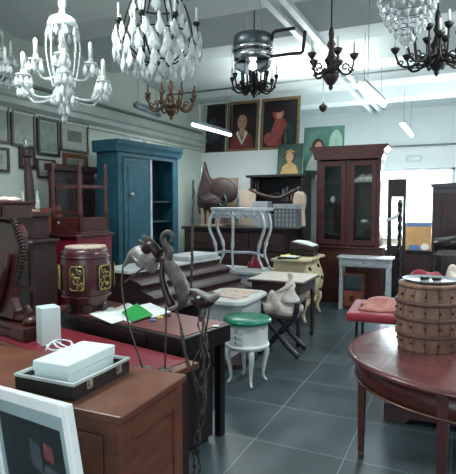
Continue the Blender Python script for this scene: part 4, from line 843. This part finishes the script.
obj('housing', MB().box(-.13, .13, -.06, 0, 0, .09), 'ledge', el, .006); obj('diffuser', MB().box(-.115, .115, -.066, -.06, .015, .075), 'whitepaint', el)
# ------------------------------------------------------------------ chandeliers
def rod(t, z0, r=.005, m='iron'):
    H_ = (ZC - t.location.z)/t.scale.z; obj('hanging_rod', MB().tube([(0, 0, z0), (0, 0, H_)], r, 6), m, t); return t
dropm = {}
def pend(kind):
    mb = MB()
    if kind == 'leaf': mb.lathe([(0, 0), (.01, -.008), (.013, -.02), (.036, -.07), (.031, -.095), (0, -.13)], seg=6, sy=.45, smooth=False)
    elif kind == 'spear': mb.lathe([(0, 0), (.008, -.01), (.014, -.04), (.01, -.1), (0, -.15)], seg=6, smooth=False)
    elif kind == 'drop': mb.lathe([(0, 0), (.007, -.008), (.018, -.042), (.015, -.062), (0, -.076)], seg=6, smooth=False)
    else: mb.lathe([(0, 0), (.01, -.004), (.012, -.012), (.012, -.03), (0, -.045)], seg=6, smooth=False)
    return mb
def drops(parent, pts, kind, name='crystal_drop', m='crystal'):
    src = None
    for p in pts:
        rz = math.atan2(p[1], p[0])+PI/2
        if src is None: src = obj(name, pend(kind), m, parent); src.location = p; src.rotation_euler = (0, 0, rz)
        else: inst(src, parent, p, (0, 0, rz))
def ring(r, z, n, a0=0): return [(r*math.cos(a0+2*PI*k/n), r*math.sin(a0+2*PI*k/n), z) for k in range(n)]
def glass_chandelier(label, loc, full=True):
    t = thing('glass_chandelier', label, 'chandelier', loc, 0, 'white glass chandeliers')
    obj('stem', MB().lathe([(.0, -.23), (.018, -.215), (.022, -.19), (.01, -.165), (.02, -.14), (.03, -.1), (.02, -.08), (.06, -.06), (.08, -.02), (.05, .03), (.025, .06), (.04, .1), (.05, .14), (.025, .18), (.02, .26), (.035, .3), (.018, .36), (.015, .5), (.03, .53), (.018, .56), (.03, .6), (.014, .66)], (0, 0, 0), 16), 'milk', t)
    obj('dome', MB().lathe([(.02, .52), (.06, .515), (.09, .495), (.105, .46), (.108, .43), (.1, .43), (.09, .46), (.05, .5), (.02, .505)], (0, 0, 0), 22), 'milk', t)
    n = 0
    for cnt, r, zc, a0 in ((6, .3, .04, .25), (4, .185, .19, .7)):
        for k in range(cnt):
            a = a0+2*PI*k/cnt; c_, s_ = math.cos(a), math.sin(a)
            am = obj('arm', MB().tube([p for p in smooth_pts([(q*c_, q*s_, z) for q, z in ((.03, zc-.04), (r*.35, zc-.1), (r*.75, zc-.11), (r*.98, zc-.05), (r, zc))], 5)], .0095, 6), 'milk', t)
            obj('drip_pan', MB().lathe([(.008, zc-.01), (.045, zc+.004), (.052, zc+.016), (.02, zc+.012), (.016, zc+.03), (.02, zc+.045), (.012, zc+.046)], (r*c_, r*s_, 0), 12), 'milk', am)
            obj('candle', MB().lathe([(.0145, zc+.045), (.0135, zc+.15), (.005, zc+.165)], (r*c_, r*s_, 0), 8), 'candle', am)
            for j in range(4):
                b_ = a+PI/2*j
    P1 = []
    for cnt, r, zc, a0 in ((6, .3, .04, .25), (4, .185, .19, .7)):
        for k in range(cnt):
            a = a0+2*PI*k/cnt
            for j in range(8 if cnt == 6 else 5): b_ = a+2*PI*j/(8 if cnt == 6 else 5); P1.append((r*math.cos(a)+.046*math.cos(b_), r*math.sin(a)+.046*math.sin(b_), zc+.002))
    P1 += ring(.105, .43, 10) + ring(.08, -.03, 9) + ring(.03, -.1, 5) + ring(.0001, -.14, 1)
    drops(t, P1[:100], 'drop')
    for k in range(8):
        a = 2*PI*k/8; q = [Vector((.1*math.cos(a), .1*math.sin(a), .43)), Vector((.115*math.cos(a), .115*math.sin(a), .3)), Vector((.1*math.cos(a), .1*math.sin(a), .16)), Vector((.07*math.cos(a), .07*math.sin(a), .02))]
        S_ = smooth_pts(q, 12); obj('bead_strand', MB().tube(S_, [.004 if i % 2 else .009 for i in range(len(S_))], 5), 'crystal', t)
    rod(t, .64, .006, 'tin'); return t
p = ay(64, 91, 2.75); g1 = glass_chandelier('white glass chandelier with domed top and candle arms, the one fully in view at left', p)
p = ay(-9, 76, 3.3); dup(g1, p, .5, 'white glass chandelier cut by the left edge of the view'); 
# iron and crystal basket chandelier
p = ay(158, 60, 3.3); cb = thing('crystal_chandelier', 'black iron chandelier hung all over with large leaf shaped crystals', 'chandelier', p)
fr_ = MB(); 
for r, z in ((.3, .16), (.2, .42), (.12, -.02)): fr_.tube([(r*math.cos(t), r*math.sin(t), z) for t in [2*PI*k/28 for k in range(29)]], .006, 6)
fr_.tube([(0, 0, -.05), (0, 0, .75)], .01, 8)
obj('frame', fr_, 'iron', cb)
for k in range(8):
    a = 2*PI*k/8+.2; c_, s_ = math.cos(a), math.sin(a)
    am = obj('arm', MB().tube(smooth_pts([(q*c_, q*s_, z) for q, z in ((.02, -.03), (.1, -.03), (.2, .04), (.28, .12), (.32, .2), (.3, .23))], 5), .0075, 6), 'iron', cb)
    obj('scroll', MB().tube(smooth_pts([(q*c_, q*s_, z) for q, z in ((.28, .12), (.26, .26), (.2, .42), (.1, .56), (.02, .6))], 5), .006, 6), 'iron', am)
    obj('cup', MB().lathe([(.012, .22), (.026, .24), (.026, .255), (.012, .26)], (.31*c_, .31*s_, 0), 10), 'iron', am); obj('candle', MB().lathe([(.009, .255), (.009, .35), (.003, .37)], (.31*c_, .31*s_, 0), 8), 'candle', am)
P1 = ring(.33, .21, 20, .0)+ring(.33, .11, 20, .16)+ring(.25, .12, 12)+ring(.2, .42, 12)+ring(.27, .02, 16, .1)+ring(.19, .2, 10)
drops(cb, P1, 'leaf'); drops(cb, ring(.2, .43, 10, .2)+ring(.12, .46, 6)+ring(.29, .27, 10, .3), 'spear', 'crystal_spear'); drops(cb, ring(.12, -.02, 9)+ring(.06, .02, 4), 'leaf', 'lower_crystal')
obj('crystal_ball', MB().lathe([(0, -.18), (.02, -.175), (.032, -.15), (.02, -.125), (.012, -.1), (.02, -.06), (0, -.04)], (0, 0, 0), 10), 'crystal', cb); rod(cb, .7, .006)
p = ay(407, 42, 3.5); bk2 = thing('crystal_basket_lamp', 'tiered crystal basket lamp narrowing to a ball at top right', 'chandelier', p)
RG = [(.185, .28, 20), (.165, .22, 18), (.14, .165, 16), (.11, .115, 13), (.075, .07, 9), (.04, .035, 6)]
fr_ = MB()
for r, z, n in RG: fr_.tube([(r*math.cos(t), r*math.sin(t), z) for t in [2*PI*k/28 for k in range(29)]], .005, 6)
for k in range(4): fr_.tube([(0, 0, .3), (.185*math.cos(k*PI/2), .185*math.sin(k*PI/2), .28)], .004, 6)
fr_.tube([(0, 0, 0), (0, 0, .36)], .005, 6)
obj('frame', fr_, 'tin', bk2); drops(bk2, [q for r, z, n in RG for q in ring(r, z, n, r*9)], 'bead'); obj('crystal_ball', MB().ball((0, 0, -.0), .032, 14, 8), 'crystal', bk2); rod(bk2, .34, .005, 'tin')
p = ay(366, -2, 3.55); sp = thing('crystal_pendant', 'crystal pendant cut by the top edge beside the tiered basket lamp', 'chandelier', p)
obj('frame', MB().lathe([(.03, .1), (.06, .06), (.055, .04), (.02, .06)], (0, 0, 0), 16), 'tin', sp); drops(sp, ring(.055, .05, 10)+ring(.03, .04, 5), 'bead'); rod(sp, .08, .004, 'tin')
def candelabra(name, label, loc, n, r, m, drop=.0, cup=.03, can='candle', bs=1., tiers=1, a0=.2, cm=None):
    t = thing(name, label, 'chandelier', loc)
    obj('baluster', MB().lathe([(x*bs, z*bs) for x, z in ((0, -.15), (.016, -.13), (.012, -.115), (.03, -.1), (.055, -.06), (.05, -.04), (.02, -.02), (.03, .02), (.045, .05), (.025, .08), (.015, .12), (.03, .15), (.015, .18), (.02, .22), (.01, .26))], (0, 0, 0), 14), m, t)
    for k in range(n*tiers):
        ti_ = k//n; a = a0+2*PI*(k % n)/n+ti_*PI/n; c_, s_ = math.cos(a), math.sin(a); rr = r*(1-.42*ti_); zc = .06+.1*ti_-drop
        am = obj('arm', MB().tube(smooth_pts([(q*c_, q*s_, z) for q, z in ((.03, -.04+.08*ti_), (rr*.3, -.02-drop*.5), (rr*.55, -.07-drop), (rr*.85, -.06-drop), (rr, zc-.03), (rr, zc))], 5), [.0115-.00018*j for j in range(26)], 7), m, t)
        obj('scroll', MB().tube([(c_*(rr*.62+.03*math.cos(q)*(1-q/9)), s_*(rr*.62+.03*math.cos(q)*(1-q/9)), -.02-drop+.03*math.sin(q)*(1-q/9)) for q in [j*.7 for j in range(9)]], .007, 5), m, am)
        obj('leaf_scroll', MB().tube([(c_*(rr*.86+.026*math.cos(q)*(1-q/9)), s_*(rr*.86+.026*math.cos(q)*(1-q/9)), -.035-drop-.02*math.sin(q)*(1-q/9)) for q in [j*.7 for j in range(9)]], .006, 5), m, am)
        obj('cup', MB().lathe([(.008, zc-.035), (cup*.7, zc-.015), (cup, zc+.008), (cup*.85, zc+.012), (.011, zc+.014)], (rr*c_, rr*s_, 0), 12), m, am)
        obj('candle', MB().lathe([(.009, zc+.01), (.009, zc+.085), (.003, zc+.1)], (rr*c_, rr*s_, 0), 8), can, am)
    rod(t, .25*bs, .006); return t
candelabra('brass_chandelier', 'brass scrolled candelabra chandelier hanging before the teal wardrobe', ay(171, 104, 4.3), 8, .245, 'brass', -.01, .032, 'brass', 1.1, 1)
candelabra('iron_chandelier', 'dark iron chandelier hanging below the drum shaped lamp', ay(254, 84, 4.4), 8, .21, 'iron', 0, .024, 'candle', .9, 2)
candelabra('bronze_chandelier', 'compact dark bronze chandelier with upturned cups in front of the bright ceiling patch', ay(331, 68, 3.7), 5, .165, 'bronze', -.02, .036, 'candle', 1.12)
candelabra('iron_chandelier', 'wide dark chandelier with long curling arms at the upper right edge', ay(437, 53, 4.0), 8, .29, 'iron', .01, .035, 'candle', 1.15, 2, .1)
p = ay(323, 108, 6.3); ln = thing('lantern', 'tiny dark pendant lantern above the child painting', 'lamp', p); obj('body', MB().lathe([(0, -.06), (.04, -.03), (.055, .02), (.02, .05), (.008, .07)], (0, 0, 0), 12), 'bronze', ln); rod(ln, .06, .004)
# drum lamp with bent pipe
p = ay(253, 55, 3.55); dl = thing('drum_lamp', 'dark drum shaped pendant lamp with chrome band and bent black pipe', 'lamp', p)
obj('upper_drum', MB().lathe([(.14, .04), (.15, .05), (.15, .13), (.14, .14), (0, .14)], (0, 0, 0), 32), 'steel', dl); obj('chrome_band', MB().lathe([(.145, .02), (.155, .022), (.155, .045), (.145, .05)], (0, 0, 0), 32), 'chrome', dl)
obj('lower_drum', MB().lathe([(.12, -.05), (.145, -.04), (.145, .02)], (0, 0, 0), 32), 'chrome', dl)
for sx in (-1, 1): obj('side_shade', MB().prism([(.05, -.14), (.13, -.1), (.14, -.05), (.04, -.05)] if sx > 0 else [(-.05, -.14), (-.04, -.05), (-.14, -.05), (-.13, -.1)], -.04, .04, 'y'), 'steel', dl, .01)
obj('bulb', MB().lathe([(0, -.12), (.03, -.1), (.03, -.07), (.015, -.05)], (0, 0, 0), 12), 'tubeglow', dl)
q = lambda x, y: ay(x, y, 3.55)-p
obj('bent_pipe', MB().tube([q(268, 56), q(274, 56), q(288, 54), q(301, 53), q(303, 51), q(304, 42), q(305, 31)], .013, 8), 'iron', dl); obj('bent_pipe', MB().tube([q(268, 40), q(272, 40), q(273, 33), q(276, 31), q(295, 28)], .013, 8), 'iron', dl)
for dx in (-.08, .08): obj('wire', MB().tube([(dx, 0, .14), (dx*.3, 0, ZC-p.z)], .003, 5), 'tin', dl)
# fluorescent fittings hung along the room
def tubelamp(label, a, b, wires=True, wd_=.05):
    c = (a+b)/2; d_ = b-a; L_ = d_.length/2; t = thing('fluorescent_lamp', label, 'lamp', c, math.atan2(d_.y, d_.x), 'hung fluorescent lamps')
    obj('housing', MB().box(-L_, L_, -wd_, wd_, .0, .05, .8), 'tin', t, .006); obj('tube', MB().tube([(-L_+.02, 0, -.016), (L_-.02, 0, -.016)], .03, 10), 'tubeglow', t)
    for x in (-L_*.7, L_*.7): obj('wire', MB().tube([(x, 0, .05), (x, 0, ZC-c.z)], .0035, 5), 'cable', t)
    return t
tubelamp('lit fluorescent lamp hanging between the two dark chandeliers', az(360, 82, 2.85), az(384, 104, 2.85))
tubelamp('lit fluorescent lamp hanging farthest back, above the window', az(402, 123, 2.85), az(412, 135, 2.85))
tubelamp('lit fluorescent lamp hanging in front of the portrait with the hat', az(192, 123, 2.75), az(231, 134, 2.75), True, .035)
ul = tubelamp('unlit grey fluorescent fitting behind the brass chandelier', az(134, 104, 2.9), az(160, 115, 2.9), True, .03)
for c_ in ul.children:
    if c_.name.startswith('tube'): c_.data.materials[0] = M['tin']
for (x, y0, Y, lb) in ((368, 78, 4.6, 'thin steel wire hanging just left of the lit fluorescent lamp over the aisle'), (83, 20, 4.0, 'thin steel wire hanging right of the domed white glass chandelier'), (232, 130, 5.2, 'thin steel wire hanging in front of the portrait with the hat')):
    b_ = ay(x, y0, Y); tag(obj('hanging_wire', MB().tube([(0, 0, 0), (0, 0, ZC-b_.z)], .003, 5), 'cable'), lb, 'wire', (b_.x, Y, b_.z))
# ------------------------------------------------------------------ camera, light
cam = bpy.data.cameras.new('camera'); co_ = bpy.data.objects.new('camera', cam); COL.objects.link(co_)
cam.sensor_fit = 'HORIZONTAL'; cam.sensor_width = 36; cam.lens = FOC/456*36; cam.clip_start = .05
co_.matrix_world = Matrix.Translation((0, 0, EYE)) @ Matrix((_r, _u, -_f)).transposed().to_4x4(); scn.camera = co_
wl = bpy.data.worlds.new('world'); scn.world = wl; wl.use_nodes = True; bg = wl.node_tree.nodes['Background']
bg.inputs['Color'].default_value = (.82, .95, 1, 1); bg.inputs['Strength'].default_value = 2.4
gr = MB().box(-14, 14, -14, 24, -.3, -.13); struct('pavement', gr, 'skyout')
def area(name, loc, rot, sx, sy, e, col=(1, 1, 1)):
    l = bpy.data.lights.new(name, 'AREA'); l.shape = 'RECTANGLE'; l.size = sx; l.size_y = sy; l.energy = e; l.color = col
    o = bpy.data.objects.new(name, l); COL.objects.link(o); o.location = loc; o.rotation_euler = rot; return o
area('window_daylight', (-.75, YB+.3, 1.65), (R(90), 0, PI), 1.3, 1.3, 330, (.88, .96, 1))
for k, (x, y) in enumerate(((-2.6, 2.2), (.6, 3.6), (.6, 7.2))): area('ceiling_tube', (x, y, 3.25), (0, 0, 0), .12, 1.2, 50, (.92, 1, .98))  # unseen overhead lights added to lift the room, no fittings modelled
area('ceiling_upfill', (-2.0, 1.6, 2.75), (R(180), 0, 0), .3, 1.2, 20, (.92, 1, .98)); pl_ = az(212, 128, 2.7); area('tube_light', (pl_.x, pl_.y, 2.68), (0, 0, R(90)), .1, 1.0, 22, (.92, 1, .98))  # the upward light is added, unseen, to brighten the near ceiling
for n_ in ('ceil_wash',): area(n_, (-1.9, 6.4, 2.9), (R(180), 0, 0), 1.1, .5, 30, (.92, 1, .98))  # added uplight for the bright ceiling patch, no fitting there
vs_ = scn.view_settings; scn.display_settings.display_device = 'sRGB'; vs_.view_transform = 'Standard'; vs_.look = 'None'; vs_.exposure = .5; vs_.gamma = 1; vs_.use_curve_mapping = False
